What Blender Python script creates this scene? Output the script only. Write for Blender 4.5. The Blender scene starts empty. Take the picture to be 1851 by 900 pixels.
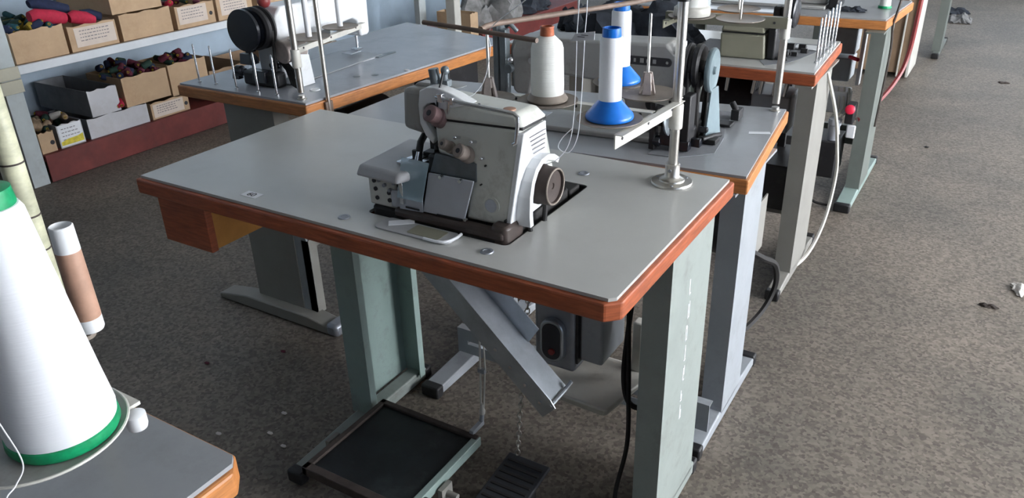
import bpy, bmesh, math, random
from mathutils import Matrix, Vector
R = math.radians
PI = math.pi
random.seed(7)
S = bpy.context.scene
C = S.collection

# ---------------------------------------------------------------- camera
cd = bpy.data.cameras.new('camera'); cam = bpy.data.objects.new('camera', cd); C.objects.link(cam)
cr = Vector((0.85423406, 0.51923051, -0.02615054)); cu = Vector((-0.21090365, 0.39207461, 0.89543127)); cf = Vector((-0.47518819, 0.75939264, -0.44443109))
m = Matrix.Identity(4)
for i in range(3):
    m[i][0] = cr[i]; m[i][1] = cu[i]; m[i][2] = -cf[i]
m[0][3], m[1][3], m[2][3] = 1.55317, -0.95980, 1.36601
cam.matrix_world = m
cd.sensor_width = 36; cd.lens = 1434.6 / 1851 * 36; cd.clip_start = .02; cd.clip_end = 60
S.camera = cam

# ---------------------------------------------------------------- light
S.view_settings.view_transform = 'Standard'; S.view_settings.look = 'None'
S.view_settings.gamma = 1; S.view_settings.use_curve_mapping = False
S.view_settings.exposure = 0.52
w = bpy.data.worlds.new('sky'); S.world = w; w.use_nodes = True
wb = w.node_tree.nodes['Background']; wb.inputs[0].default_value = (.62, .76, 1, 1); wb.inputs[1].default_value = 1.0

def area(name, loc, rot, sx, sy, e, col):
    l = bpy.data.lights.new(name, 'AREA'); l.shape = 'RECTANGLE'; l.size = sx; l.size_y = sy; l.energy = e; l.color = col
    o = bpy.data.objects.new(name, l); C.objects.link(o); o.location = loc; o.rotation_euler = rot
    return o
WIN_R = [(-2.6, -.6), (0.2, 2.2), (3.0, 5.0), (5.8, 7.8)]       # y spans of the windows in the right wall
for k, (a, b) in enumerate(WIN_R):
    area('daylight_right', (4.75, (a + b) / 2, 1.40), (0, R(90), 0), 1.9, 1.9, (3, 235, 150, 65)[k], (.97, .98, 1))
for xc in (-1.2, 1.9):
    area('daylight_back', (xc, 9.35, 1.9), (R(-90), 0, 0), 1.8, 1.9, 26, (.88, .95, 1))

# ---------------------------------------------------------------- materials
def mat(name, col, rough=.5, metal=0., var=.0, scale=8, bump=0., bscale=60, dirt=None, dscale=6, damt=.5, trans=0, alpha=1, spec=.5, stretch=None):
    m = bpy.data.materials.new(name); m.use_nodes = True
    nt = m.node_tree; N = nt.nodes; L = nt.links; b = N['Principled BSDF']
    b.inputs['Roughness'].default_value = rough; b.inputs['Metallic'].default_value = metal
    b.inputs['Base Color'].default_value = (*col, 1); b.inputs['Specular IOR Level'].default_value = spec
    if trans: b.inputs['Transmission Weight'].default_value = trans
    if alpha < 1: b.inputs['Alpha'].default_value = alpha
    tc = N.new('ShaderNodeTexCoord'); vec = tc.outputs['Object']
    if stretch:
        mp = N.new('ShaderNodeMapping'); mp.inputs['Scale'].default_value = stretch; L.new(vec, mp.inputs[0]); vec = mp.outputs[0]
    src = None
    if var:
        n = N.new('ShaderNodeTexNoise'); n.inputs['Scale'].default_value = scale; n.inputs['Detail'].default_value = 6; n.inputs['Roughness'].default_value = .65
        L.new(vec, n.inputs['Vector'])
        r = N.new('ShaderNodeValToRGB'); r.color_ramp.elements[0].position = .3; r.color_ramp.elements[1].position = .7
        r.color_ramp.elements[0].color = (*[c * (1 - var) for c in col], 1); r.color_ramp.elements[1].color = (*[min(1, c * (1 + var)) for c in col], 1)
        L.new(n.outputs[0], r.inputs[0]); src = r.outputs[0]
    if dirt:
        n = N.new('ShaderNodeTexNoise'); n.inputs['Scale'].default_value = dscale; n.inputs['Detail'].default_value = 8; n.inputs['Roughness'].default_value = .75
        L.new(tc.outputs['Object'], n.inputs['Vector'])
        r = N.new('ShaderNodeValToRGB'); r.color_ramp.elements[0].position = .52; r.color_ramp.elements[1].position = .72
        r.color_ramp.elements[0].color = (0, 0, 0, 1); r.color_ramp.elements[1].color = (damt, damt, damt, 1)
        L.new(n.outputs[0], r.inputs[0])
        mx = N.new('ShaderNodeMix'); mx.data_type = 'RGBA'; L.new(r.outputs[0], mx.inputs[0])
        mx.inputs[6].default_value = (*col, 1); mx.inputs[7].default_value = (*dirt, 1)
        if src: L.new(src, mx.inputs[6])
        src = mx.outputs[2]
    if src: L.new(src, b.inputs['Base Color'])
    if bump:
        n = N.new('ShaderNodeTexNoise'); n.inputs['Scale'].default_value = bscale; n.inputs['Detail'].default_value = 3
        L.new(vec, n.inputs['Vector'])
        bp = N.new('ShaderNodeBump'); bp.inputs['Strength'].default_value = bump; bp.inputs['Distance'].default_value = .002
        L.new(n.outputs[0], bp.inputs['Height']); L.new(bp.outputs[0], b.inputs['Normal'])
    return m

def floor_mat():
    m = bpy.data.materials.new('terrazzo'); m.use_nodes = True
    nt = m.node_tree; N = nt.nodes; L = nt.links; b = N['Principled BSDF']
    tc = N.new('ShaderNodeTexCoord')
    v = N.new('ShaderNodeTexVoronoi'); v.inputs['Scale'].default_value = 120; L.new(tc.outputs['Object'], v.inputs['Vector'])
    r = N.new('ShaderNodeValToRGB'); e = r.color_ramp.elements
    e[0].position = 0; e[0].color = (.090, .077, .064, 1); e[1].position = 1; e[1].color = (.215, .192, .162, 1)
    sp = N.new('ShaderNodeSeparateColor'); L.new(v.outputs['Color'], sp.inputs[0]); L.new(sp.outputs[0], r.inputs[0])
    n = N.new('ShaderNodeTexNoise'); n.inputs['Scale'].default_value = 2.2; n.inputs['Detail'].default_value = 8; L.new(tc.outputs['Object'], n.inputs['Vector'])
    r2 = N.new('ShaderNodeValToRGB'); r2.color_ramp.elements[0].color = (.72, .72, .72, 1); r2.color_ramp.elements[1].color = (1.18, 1.12, 1.08, 1)
    r2.color_ramp.elements[0].position = .3; r2.color_ramp.elements[1].position = .7
    L.new(n.outputs[0], r2.inputs[0])
    mx = N.new('ShaderNodeMix'); mx.data_type = 'RGBA'; mx.blend_type = 'MULTIPLY'; mx.inputs[0].default_value = 1
    L.new(r.outputs[0], mx.inputs[6]); L.new(r2.outputs[0], mx.inputs[7]); L.new(mx.outputs[2], b.inputs['Base Color'])
    b.inputs['Roughness'].default_value = .62
    return m

M = dict(
 floor=floor_mat(),
 wall=mat('painted_wall', (.44, .55, .66), .8, var=.12, scale=3, bump=.2),
 wallw=mat('white_wall', (.55, .56, .55), .85, var=.08, scale=2),
 ceil=mat('ceiling_paint', (.38, .38, .36), .9),
 walld=mat('dark_front_wall', (.10, .095, .09), .85, var=.1, scale=2),
 frame=mat('window_frame_paint', (.5, .5, .5), .5),
 glass=mat('window_glass', (.9, .95, 1), .05, trans=1, alpha=.25),
 lam=mat('pale_laminate', (.47, .475, .46), .30, var=.05, scale=5, dirt=(.36, .35, .33), dscale=3, damt=.35),
 lamd=mat('grey_laminate', (.30, .315, .335), .30, var=.07, scale=6, dirt=(.2, .2, .2), dscale=5, damt=.5),
 lamb=mat('blue_grey_laminate', (.34, .36, .40), .27, var=.08, scale=5, dirt=(.22, .22, .24), dscale=4, damt=.5),
 wood=mat('red_wood_edge', (.34, .085, .032), .45, var=.35, scale=6, stretch=(3, 3, 30), dirt=(.16, .05, .03), dscale=9, damt=.5, bump=.15),
 wood2=mat('orange_wood_edge', (.47, .185, .055), .45, var=.30, scale=6, stretch=(3, 3, 30), dirt=(.28, .10, .04), dscale=9, damt=.5, bump=.15),
 woodd=mat('drawer_ply', (.58, .27, .06), .6, var=.15, scale=14),  # brighter than the drawer front: light on the side put into the colour
 leg=mat('green_grey_enamel', (.27, .305, .285), .45, var=.08, scale=9, dirt=(.15, .15, .13), dscale=12, damt=.5),
 legt=mat('mint_enamel', (.26, .345, .32), .42, var=.10, scale=9, dirt=(.13, .15, .14), dscale=9, damt=.6),
 legg=mat('grey_enamel', (.31, .335, .36), .45, var=.08, scale=9, dirt=(.18, .18, .18), dscale=12, damt=.5),
 legk=mat('dark_green_enamel', (.15, .17, .155), .45, var=.1, scale=9),
 legd=mat('taupe_enamel', (.24, .235, .215), .5, var=.08, scale=9),
 black=mat('black_plastic', (.012, .012, .014), .5, dirt=(.05, .05, .05), dscale=20, damt=.6),
 blackg=mat('black_gloss', (.010, .012, .018), .25),
 rubber=mat('black_rubber', (.018, .017, .017), .75, bump=.3),
 brownrub=mat('brown_worn_wheel', (.052, .038, .034), .42, var=.3, scale=25),
 chrome=mat('chrome', (.72, .73, .76), .22, 1, var=.08, scale=20),
 pole=mat('nickel_tube', (.62, .60, .56), .33, 1, var=.15, scale=18),
 poled=mat('tarnished_tube', (.19, .135, .105), .6, .1, var=.25, scale=30),
 galv=mat('galvanised_sheet', (.42, .46, .50), .36, .8, var=.18, scale=14, bump=.15, bscale=20),
 alu=mat('cast_aluminium', (.30, .32, .36), .45, .6, var=.15, scale=16, bump=.2),
 enam=mat('off_white_enamel', (.66, .67, .62), .33, var=.05, scale=8, dirt=(.22, .20, .15), dscale=14, damt=.5),
 enamw=mat('white_enamel', (.80, .82, .84), .3, var=.03, scale=8, dirt=(.35, .33, .28), dscale=18, damt=.25),
 enamg=mat('grey_machine_enamel', (.33, .33, .32), .38, var=.06, scale=9, dirt=(.15, .13, .1), dscale=12, damt=.5),
 enamb=mat('beige_machine_enamel', (.225, .22, .165), .5, var=.07, scale=12),
 cloth_plate=mat('worn_grey_plate', (.40, .405, .42), .42, .1, var=.07, scale=12),
 steelp=mat('dull_steel_cover', (.50, .53, .58), .42, .2, var=.10, scale=9),
 blues=mat('blued_steel', (.16, .185, .20), .35, .4, var=.3, scale=18),
 tealp=mat('pale_teal_guard', (.19, .25, .275), .4, .2, var=.15, scale=9),
 acryl=mat('clear_acrylic', (.50, .68, .78), .08, trans=.3, alpha=.5),
 mauve=mat('mauve_knob', (.20, .125, .125), .5, var=.18, scale=40),
 mauved=mat('beige_knob', (.26, .215, .19), .5, var=.15, scale=40),
 disc=mat('worn_brown_disc', (.23, .195, .165), .55, .2, var=.18, scale=18, dirt=(.30, .27, .24), dscale=10, damt=.5),
 strap=mat('cream_strap', (.62, .61, .56), .42, var=.06, scale=9, dirt=(.3, .28, .24), dscale=14, damt=.4),
 conep=mat('brown_cone_holder', (.46, .40, .37), .5, .2, var=.2, scale=40),
 blue=mat('blue_plastic', (.004, .145, .58), .35, var=.15, scale=30),
 green=mat('green_plastic', (.004, .26, .10), .4, var=.3, scale=60),
 thread=mat('white_thread', (.86, .88, .92), .75, bump=.10, bscale=220, stretch=(.15, .15, 3), spec=.2),
 threadc=mat('cream_thread', (.74, .745, .71), .7, bump=.3, bscale=200, stretch=(.15, .15, 3), spec=.3, var=.05, scale=14),
 copper=mat('orange_brown_tube', (.42, .12, .055), .4, var=.3, scale=60),
 ptape=mat('yellowed_wrap', (.46, .46, .33), .3, var=.35, scale=18, stretch=(1, 1, 2.5), dirt=(.20, .18, .12), dscale=12, damt=.6),
 brownpap=mat('brown_thread', (.40, .235, .165), .6, var=.22, scale=30),
 cardboard=mat('cardboard', (.50, .35, .22), .85, var=.10, scale=9, dirt=(.36, .23, .13), dscale=5, damt=.5),
 cardboardd=mat('dark_cardboard', (.28, .19, .12), .85, var=.15, scale=9),
 whitebox=mat('white_card', (.55, .55, .58), .7, var=.06, scale=9, dirt=(.4, .38, .36), dscale=6, damt=.5),
 greybox=mat('grey_card', (.20, .21, .23), .8, var=.18, scale=14),
 paper=mat('paper_label', (.66, .57, .50), .8, var=.06, scale=20),
 paperw=mat('white_paper', (.80, .82, .86), .7),
 yellow=mat('yellow_print', (.66, .55, .05), .6, var=.3, scale=40),
 ink=mat('faded_ink', (.16, .15, .17), .8),
 inkd=mat('dark_ink', (.03, .03, .035), .7),
 redboard=mat('red_board', (.155, .026, .022), .55, var=.25, scale=10, dirt=(.10, .03, .03), dscale=6, damt=.6),
 shelfw=mat('white_edge', (.70, .74, .78), .5, var=.05, scale=8),
 shelfc=mat('cream_board', (.52, .50, .40), .6, var=.08, scale=8),
 post=mat('white_post', (.50, .55, .56), .55, var=.10, scale=8, dirt=(.3, .3, .3), dscale=9, damt=.5),
 cloth=mat('dark_denim', (.028, .034, .046), .95, var=.4, scale=22, bump=.5, bscale=80),
 clothw=mat('grey_rag', (.22, .22, .22), .95, var=.4, scale=16, bump=.5, bscale=60),
 bluebag=mat('blue_bag', (.01, .05, .25), .5, var=.3, scale=14),
 treadle=mat('treadle_black', (.013, .016, .018), .5, .3, var=.6, scale=7, dirt=(.045, .055, .055), dscale=5, damt=.9),
 treadr=mat('rusty_rim', (.045, .033, .028), .7, var=.4, scale=25),
 pedal=mat('pedal_rubber', (.035, .038, .045), .7, var=.2, scale=30),
 red=mat('red_knob', (.65, .012, .05), .4),
 redhose=mat('red_hose', (.22, .03, .03), .4),
 redc=mat('red_yarn', (.45, .015, .05), .8, var=.2, scale=60, bump=.3),
 navy=mat('navy_yarn', (.012, .02, .06), .85, var=.3, scale=60),
 tealy=mat('teal_yarn', (.01, .07, .09), .85, var=.4, scale=60),
 yel=mat('ochre_yarn', (.32, .22, .02), .85, var=.3, scale=60),
 wine=mat('wine_yarn', (.10, .012, .03), .85, var=.4, scale=60),
 dkgreen=mat('dark_green_yarn', (.012, .04, .03), .85, var=.4, scale=60),
 tan=mat('tan_yarn', (.28, .20, .13), .85, var=.3, scale=60),
 lint=mat('lint', (.50, .48, .46), .95),
)

# ---------------------------------------------------------------- mesh helpers
class MB:
    def __init__(s): s.bm = bmesh.new()
    def _add(s, verts, faces, T=None):
        vs = [s.bm.verts.new(T @ Vector(v) if T else Vector(v)) for v in verts]
        for f in faces:
            try: s.bm.faces.new([vs[i] for i in f])
            except ValueError: pass
        return s
    def box(s, x0, x1, y0, y1, z0, z1, T=None):
        v = [(x, y, z) for x in (x0, x1) for y in (y0, y1) for z in (z0, z1)]
        return s._add(v, [(0, 1, 3, 2), (4, 6, 7, 5), (0, 4, 5, 1), (2, 3, 7, 6), (0, 2, 6, 4), (1, 5, 7, 3)], T)
    def ring(s, c, ax, r, n, ph=0):
        ax = Vector(ax).normalized(); a = ax.orthogonal().normalized(); b = ax.cross(a)
        return [Vector(c) + (a * math.cos(2 * PI * k / n + ph) + b * math.sin(2 * PI * k / n + ph)) * r for k in range(n)]
    def cyl(s, p0, p1, r0, r1=None, n=24):
        r1 = r0 if r1 is None else r1
        ax = Vector(p1) - Vector(p0); A = s.ring(p0, ax, r0, n); B = s.ring(p1, ax, r1, n)
        f = [(k, (k + 1) % n, n + (k + 1) % n, n + k) for k in range(n)] + [tuple(reversed(range(n))), tuple(range(n, 2 * n))]
        return s._add(A + B, f)
    def lathe(s, base, prof, ax=(0, 0, 1), n=32):
        ax = Vector(ax).normalized(); base = Vector(base); V = []; F = []
        for (r, h) in prof: V += s.ring(base + ax * h, ax, max(r, .00005), n)
        for j in range(len(prof) - 1):
            for k in range(n):
                F.append((j * n + k, j * n + (k + 1) % n, (j + 1) * n + (k + 1) % n, (j + 1) * n + k))
        F.append(tuple(reversed(range(n)))); F.append(tuple(range((len(prof) - 1) * n, len(prof) * n)))
        return s._add(V, F)
    def tube(s, pts, r, n=10, closed=False):
        P = [Vector(p) for p in pts]; V = []; F = []; a = None
        for i, p in enumerate(P):
            if closed: t = (P[(i + 1) % len(P)] - P[i - 1])
            else: t = (P[min(i + 1, len(P) - 1)] - P[max(i - 1, 0)])
            t.normalize()
            a = t.orthogonal().normalized() if a is None else (a - t * a.dot(t)).normalized()
            b = t.cross(a)
            rr = r[i] if isinstance(r, (list, tuple)) else r
            V += [p + (a * math.cos(2 * PI * k / n) + b * math.sin(2 * PI * k / n)) * rr for k in range(n)]
        m_ = len(P)
        for j in range(m_ if closed else m_ - 1):
            jj = (j + 1) % m_
            for k in range(n): F.append((j * n + k, j * n + (k + 1) % n, jj * n + (k + 1) % n, jj * n + k))
        if not closed: F.append(tuple(reversed(range(n)))); F.append(tuple(range((m_ - 1) * n, m_ * n)))
        return s._add(V, F)
    def prism(s, poly, d0, d1, plane='XY'):
        """poly: 2D points; extruded between d0 and d1 along the third axis."""
        def P(a, b, d): return {'XY': (a, b, d), 'XZ': (a, d, b), 'YZ': (d, a, b)}[plane]
        n = len(poly); V = [P(a, b, d0) for a, b in poly] + [P(a, b, d1) for a, b in poly]
        F = [tuple(range(n)), tuple(reversed(range(n, 2 * n)))] + [(k, n + k, n + (k + 1) % n, (k + 1) % n) for k in range(n)]
        return s._add(V, F)
    def loft(s, a, b):
        """two equal-length 3D loops joined and capped"""
        n = len(a)
        F = [tuple(reversed(range(n))), tuple(range(n, 2 * n))] + [(k, (k + 1) % n, n + (k + 1) % n, n + k) for k in range(n)]
        return s._add(list(a) + list(b), F)
    def plate(s, outer, holes, z0, z1):
        """horizontal plate with holes"""
        for z, up in ((z1, True), (z0, False)):
            loops = []; edges = []
            for lp in [outer] + holes:
                vs = [s.bm.verts.new((x, y, z)) for x, y in lp]
                es = [s.bm.edges.new((vs[k], vs[(k + 1) % len(vs)])) for k in range(len(vs))]
                loops.append(vs); edges += es
            bmesh.ops.triangle_fill(s.bm, edges=edges, use_beauty=True, use_dissolve=False)
            if up: top = loops
            else:
                for A, B in zip(top, loops):
                    n = len(A)
                    for k in range(n): s.bm.faces.new((A[k], B[k], B[(k + 1) % n], A[(k + 1) % n]))
        return s
    def sphere(s, c, r, sc=(1, 1, 1), sub=2):
        b = bmesh.new(); bmesh.ops.create_icosphere(b, subdivisions=sub, radius=r)
        V = [Vector(c) + Vector((v.co.x * sc[0], v.co.y * sc[1], v.co.z * sc[2])) for v in b.verts]
        F = [tuple(v.index for v in f.verts) for f in b.faces]; b.free()
        return s._add(V, F)

def rrect(x0, x1, y0, y1, r, n=5):
    P = []
    for cx, cy, a0 in ((x1 - r, y1 - r, 0), (x0 + r, y1 - r, 90), (x0 + r, y0 + r, 180), (x1 - r, y0 + r, 270)):
        for k in range(n + 1):
            a = R(a0 + 90 * k / n); P.append((cx + r * math.cos(a), cy + r * math.sin(a)))
    return P

def rootmat(p):
    if p is None: return Matrix.Identity(4)
    q = p
    while q.parent: q = q.parent
    return Matrix.Translation(q.location) @ q.rotation_euler.to_matrix().to_4x4() if q.type == 'EMPTY' else Matrix.Identity(4)

def obj(name, mb, m_, parent=None, bevel=0, world=False, smooth=True, seg=2, label=None, sub=0):
    me = bpy.data.meshes.new(name)
    bmesh.ops.recalc_face_normals(mb.bm, faces=mb.bm.faces)
    mb.bm.to_mesh(me); mb.bm.free()
    if world and parent: me.transform(rootmat(parent).inverted())
    me.materials.append(M[m_] if isinstance(m_, str) else m_)
    o = bpy.data.objects.new(name, me); C.objects.link(o)
    if parent: o.parent = parent
    if smooth:
        me.polygons.foreach_set('use_smooth', [True] * len(me.polygons))
        me.set_sharp_from_angle(angle=R(38))
    if bevel:
        b = o.modifiers.new('bevel', 'BEVEL'); b.width = bevel; b.segments = seg; b.limit_method = 'ANGLE'; b.angle_limit = R(35)
        b.harden_normals = False
    if sub:
        q = o.modifiers.new('sub', 'SUBSURF'); q.levels = sub; q.render_levels = sub
    if label: o['label'] = label
    return o

def tag(o, label, cat, group=None, kind=None):
    o['label'] = label; o['category'] = cat
    if group: o['group'] = group
    if kind: o['kind'] = kind
    return o
def thing(name, label, cat, loc=(0, 0, 0), rotz=0, group=None):
    o = bpy.data.objects.new(name, None); C.objects.link(o); o.empty_display_size = .05
    o.location = loc; o.rotation_euler = (0, 0, rotz)
    return tag(o, label, cat, group)
def struct(name, mb, m_, bevel=0, parent=None):
    o = obj(name, mb, m_, parent, bevel, smooth=False)
    if not parent: o['kind'] = 'structure'
    return o
def dup(o, loc=None, rot=None, label=None, parent=None):
    c = o.copy(); C.objects.link(c)
    if parent: c.parent = parent
    if loc is not None: c.location = loc
    if rot is not None: c.rotation_euler = rot
    if label: c['label'] = label
    for ch in list(o.children): dup(ch, parent=c)
    return c

# ---------------------------------------------------------------- room
XL, XR, YN, YF, ZC = -2.78, 4.5, -4.2, 9.1, 3.1
struct('floor', MB().box(XL - .2, XR + .2, YN - .2, YF + .2, -.1, 0), 'floor')
struct('ceiling', MB().box(XL - .2, XR + .2, YN - .2, YF + .2, ZC, ZC + .1), 'ceil')
struct('wall_left', MB().box(XL - .15, XL, YN, YF, 0, ZC), 'wall')
struct('wall_front', MB().box(XL, XR, YN - .15, YN, 0, ZC), 'walld')
def wall_holes(a0, a1, spans, z0, z1, d0, d1, axis):
    mb = MB()
    def bx(a, b, c, d):
        if b - a < 1e-4 or d - c < 1e-4: return
        if axis == 'Y': mb.box(d0, d1, a, b, c, d)
        else: mb.box(a, b, d0, d1, c, d)
    bx(a0, a1, 0, z0); bx(a0, a1, z1, ZC); p = a0
    for (a, b) in spans: bx(p, a, z0, z1); p = b
    bx(p, a1, z0, z1); return mb
struct('wall_right', wall_holes(YN, YF, WIN_R, .45, 2.35, XR, XR + .15, 'Y'), 'wallw')
WIN_B = [(-2.1, -.3), (1.0, 2.8)]
struct('wall_back', wall_holes(XL, XR, WIN_B, .95, 2.85, YF, YF + .15, 'X'), 'wallw')
wn = 0
for axis, spans, d, wz in (('Y', WIN_R, XR, -.5), ('X', WIN_B, YF, 0)):
    for a, b in spans:
        wn += 1
        f = MB(); t = .04
        def q(mb, a_, b_, z0, z1, e0, e1):
            if axis == 'Y': mb.box(d + e0, d + e1, a_, b_, z0, z1)
            else: mb.box(a_, b_, d + e0, d + e1, z0, z1)
        for (a_, b_, z0, z1) in ((a, a + t, .95, 2.85), (b - t, b, .95, 2.85), (a, b, .95, .99), (a, b, 2.81, 2.85), ((a + b) / 2 - t / 2, (a + b) / 2 + t / 2, .99, 2.81)):
            q(f, a_, b_, z0 + wz, z1 + wz, .04, .09)
        o = struct('window_%d' % wn, f, 'frame')
        g = MB(); q(g, a + t, b - t, .99 + wz, 2.81 + wz, .06, .066)
        obj('window_pane', g, 'glass', o, smooth=False)

# ---------------------------------------------------------------- tables
def offset_poly(P, d):
    n = len(P); out = []
    for k in range(n):
        p0, p1, p2 = Vector(P[k - 1]), Vector(P[k]), Vector(P[(k + 1) % n])
        e1 = (p1 - p0).normalized(); e2 = (p2 - p1).normalized()
        n1 = Vector((e1.y, -e1.x)); n2 = Vector((e2.y, -e2.x))     # outward for CCW
        b = (n1 + n2); b = b / max(.2, b.dot(n1)); out.append(tuple(p1 + b * d))
    return out
def cut_corner(P, k, d):
    p0, p1, p2 = Vector(P[k - 1]), Vector(P[k]), Vector(P[(k + 1) % len(P)])
    a = p1 + (p0 - p1).normalized() * d; b = p1 + (p2 - p1).normalized() * d
    return P[:k] + [tuple(a), tuple(b)] + P[k + 1:]
def table(label, quad, z, lam, wood, holes=(), group=None, cut=None, edge=.007):
    """quad: CCW corners of the laminate. returns the thing"""
    cx = sum(p[0] for p in quad) / 4; cy = sum(p[1] for p in quad) / 4
    t = thing('sewing_table', label, 'table', (cx, cy, 0), 0, group)
    top = quad
    outer = offset_poly(quad, edge)
    if cut is not None: outer = cut_corner(outer, cut, .022); top = cut_corner(quad, cut, .010)
    holes = [list(h) for h in holes]
    obj('tabletop', MB().plate(top, holes, z - .006, z), lam, t, world=True, smooth=False)
    mb = MB().plate(outer, holes, z - .040, z - .0062)
    obj('wooden_edge', mb, wood, t, bevel=.004, world=True, smooth=False)
    return t
def clip_c(mb, x, y0, y1, z0, z1, s, depth=.055, lip=.022, th=.003):
    """lipped channel: web at x, opening towards s*x"""
    a, b = sorted((x, x + s * th)); mb.box(a, b, y0, y1, z0, z1)
    a, b = sorted((x + s * th, x + s * depth)); mb.box(a, b, y0, y0 + th, z0, z1); mb.box(a, b, y1 - th, y1, z0, z1)
    a, b = sorted((x + s * (depth - th), x + s * depth)); mb.box(a, b, y0 + th, y0 + lip, z0, z1); mb.box(a, b, y1 - lip, y1 - th, z0, z1)
def stand(t, xl, xr, ly0, ly1, fy0, fy1, z, m_, world=True, plugs='black', bar=(.18, None), fyl=None, deep=False, fw=.042, left=True, right=True, mfoot=None, slot=True):
    """two lipped-channel legs on long feet plus cross bar, x/y in world coords (table axis = x)"""
    mfoot = mfoot or m_
    fyr = fy0
    for side, x, s in (('l', xl, 1), ('r', xr, -1)):
        fy0 = fyl if (side == 'l' and fyl is not None) else fyr
        if (side == 'l' and not left) or (side == 'r' and not right): continue
        mb = MB(); clip_c(mb, x - (.015 if deep and s > 0 else 0), ly0, ly1, .035, z - .048, s, .070 if deep and s > 0 else .055); obj('leg', mb, m_, t, world=world, smooth=False)
        a, b = sorted((x, x + s * fw))
        mb = MB().prism([(fy0 + .02, .006), (fy1 - .02, .006), (fy1 - .02, .030), (ly1 + .02, .042), (ly0 - .02, .042), (fy0 + .02, .032)], a, b, 'YZ')
        ft = obj('foot', mb, mfoot, t, bevel=.004, world=world)
        for yy0, yy1 in ((fy0, fy0 + .03), (fy1 - .03, fy1)):
            obj('foot_cap', MB().box(a - .002, b + .002, yy0, yy1, 0, .036), plugs, ft, bevel=.005, world=world)
        # top bracket under the table
        obj('top_bracket', MB().box(a - .004, b + .004, ly0 - .10, ly1 + .08, z - .047, z - .0405), m_, t, world=world, smooth=False)
    if bar is not None:
        mb = MB(); y = bar[1] if bar[1] is not None else ly1 - .05
        x0, x1 = xl + .004, xr - .004; z0, z1 = bar[0], bar[0] + .082
        if slot:
            mb.box(x0, x1, y, y + .003, z0, z0 + .032); mb.box(x0, x1, y, y + .003, z1 - .038, z1)
            n = 5; L = (x1 - x0) / n
            for k in range(n + 1): c_ = x0 + k * L; mb.box(max(x0, c_ - .035), min(x1, c_ + .035), y, y + .003, z0 + .032, z1 - .038)
            mb.box(x0, x1, y + .003, y + .025, z1 - .003, z1)
        else: mb.box(x0, x1, y, y + .004, z0, z1)
        obj('cross_bar', mb, m_, t, world=world, smooth=False)

# --- main table (overlock)
L0, W0, Z0 = 1.132, .56, .76
hole0 = rrect(.576, .893, .080, .398, .012)
T0 = table('pale topped sewing table with red wooden edge, in the centre, carrying the white overlock machine',
           [(0, 0), (L0, 0), (L0, W0), (0, W0)], Z0, 'lam', 'wood', [hole0], cut=1, edge=.009)
stand(T0, .275, 1.125, .275, .505, .015, .55, Z0, 'leg', bar=(.58, .47), slot=False, deep=True)
for o in T0.children:
    if o.name.startswith('leg') and '.' not in o.name[3:4]: pass
# left leg of main table is mint coloured inside
lg = [o for o in T0.children if o.name.startswith('leg')][0]; lg.data.materials[0] = M['legt']
# drawer under the left front corner
dz1 = .7195
mb = MB()
mb.box(.022, .176, .012, .030, .605, dz1)
dr = obj('drawer', mb, 'wood', T0, bevel=.002, world=True, label='dark red wooden drawer front')
mb = MB(); mb.box(.028, .042, .0305, .24, .608, dz1); mb.box(.158, .172, .0305, .24, .608, dz1); mb.box(.0425, .1575, .230, .240, .608, dz1); mb.box(.0425, .1575, .0305, .2295, .608, .614)
obj('drawer_side', mb, 'woodd', dr, world=True, label='bright orange bare plywood drawer side')
# rubber glide hole plugs in the tabletop
for (x, y) in ((.873, .046), (.853, .453), (.555, .040)):
    tag(obj('hole_plug', MB().lathe((x, y, Z0 + .0003), [(.012, 0), (.011, .0018), (.007, .0022), (.006, .0012), (.0001, .001)]), 'alu'),
        {(.873, .046): 'grey round hole plug in the pale tabletop near the front edge, right of the plate', (.853, .453): 'grey round hole plug in the pale tabletop between handwheel and thread stand base',
         (.555, .040): 'grey round hole plug in the pale tabletop left of the curved plate'}[(x, y)], 'plug', 'plugs in the main tabletop')
# number sticker
stk = thing('number_sticker', 'small white sticker with number 60 on the pale tabletop above the drawer', 'sticker', (.309, .036, Z0 + .0004))
obj('paper', MB().box(-.022, .022, -.012, .012, 0, .0004), 'paperw', stk, smooth=False)
def text(name, s, size, m_, parent, loc, rot, ext=.0002, world=False):
    cu = bpy.data.curves.new(name, 'FONT'); cu.body = s; cu.size = size; cu.extrude = ext; cu.align_x = 'CENTER'; cu.align_y = 'CENTER'
    o = bpy.data.objects.new(name, cu); C.objects.link(o)
    dg = bpy.context.evaluated_depsgraph_get(); me = bpy.data.meshes.new_from_object(o.evaluated_get(dg))
    bpy.data.objects.remove(o); me.materials.clear(); me.materials.append(M[m_])
    o = bpy.data.objects.new(name, me); C.objects.link(o); o.parent = parent; o.location = loc; o.rotation_euler = rot
    return o
text('printed_number', '60', .021, 'inkd', stk, (0, -.0005, .0007), (0, 0, 0))

# worn white stencil marks up the right leg (illegible in the photo)
mk = MB()
zs = [.595, .540, .487, .437, .385, .335, .288]
for k, zc in enumerate(zs):
    h = .019; y = .385 + .002 * math.sin(k * 2.1)
    for (dy0, dy1, a, b) in (((-.008, -.003, -1, .9),), ((-.008, -.004, -1, .8), (.001, .005, -.8, 1)), ((-.007, -.003, -1, 1), (.003, .006, -1, .7), (-.003, .003, .5, .9)), ((-.003, .002, -1, 1),),
                             ((-.007, -.002, -1, .8), (.0, .004, -.2, 1)), ((-.006, -.002, -.6, .5), (0, .004, -1, -.1)), ((-.007, -.003, -1, 1), (-.001, .004, -.9, .2)))[k]:
        mk.box(1.1253, 1.1256, y + dy0 * .8, y + dy1 * .8, zc + a * h, zc + b * h)
    mk.box(1.1253, 1.1256, y - .006, y + .004, zc - h * .95, zc - h * .80)
obj('painted_mark', mk, 'paperw', T0, world=True, smooth=False, label='worn white stencilled marks running down the right leg')

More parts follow.
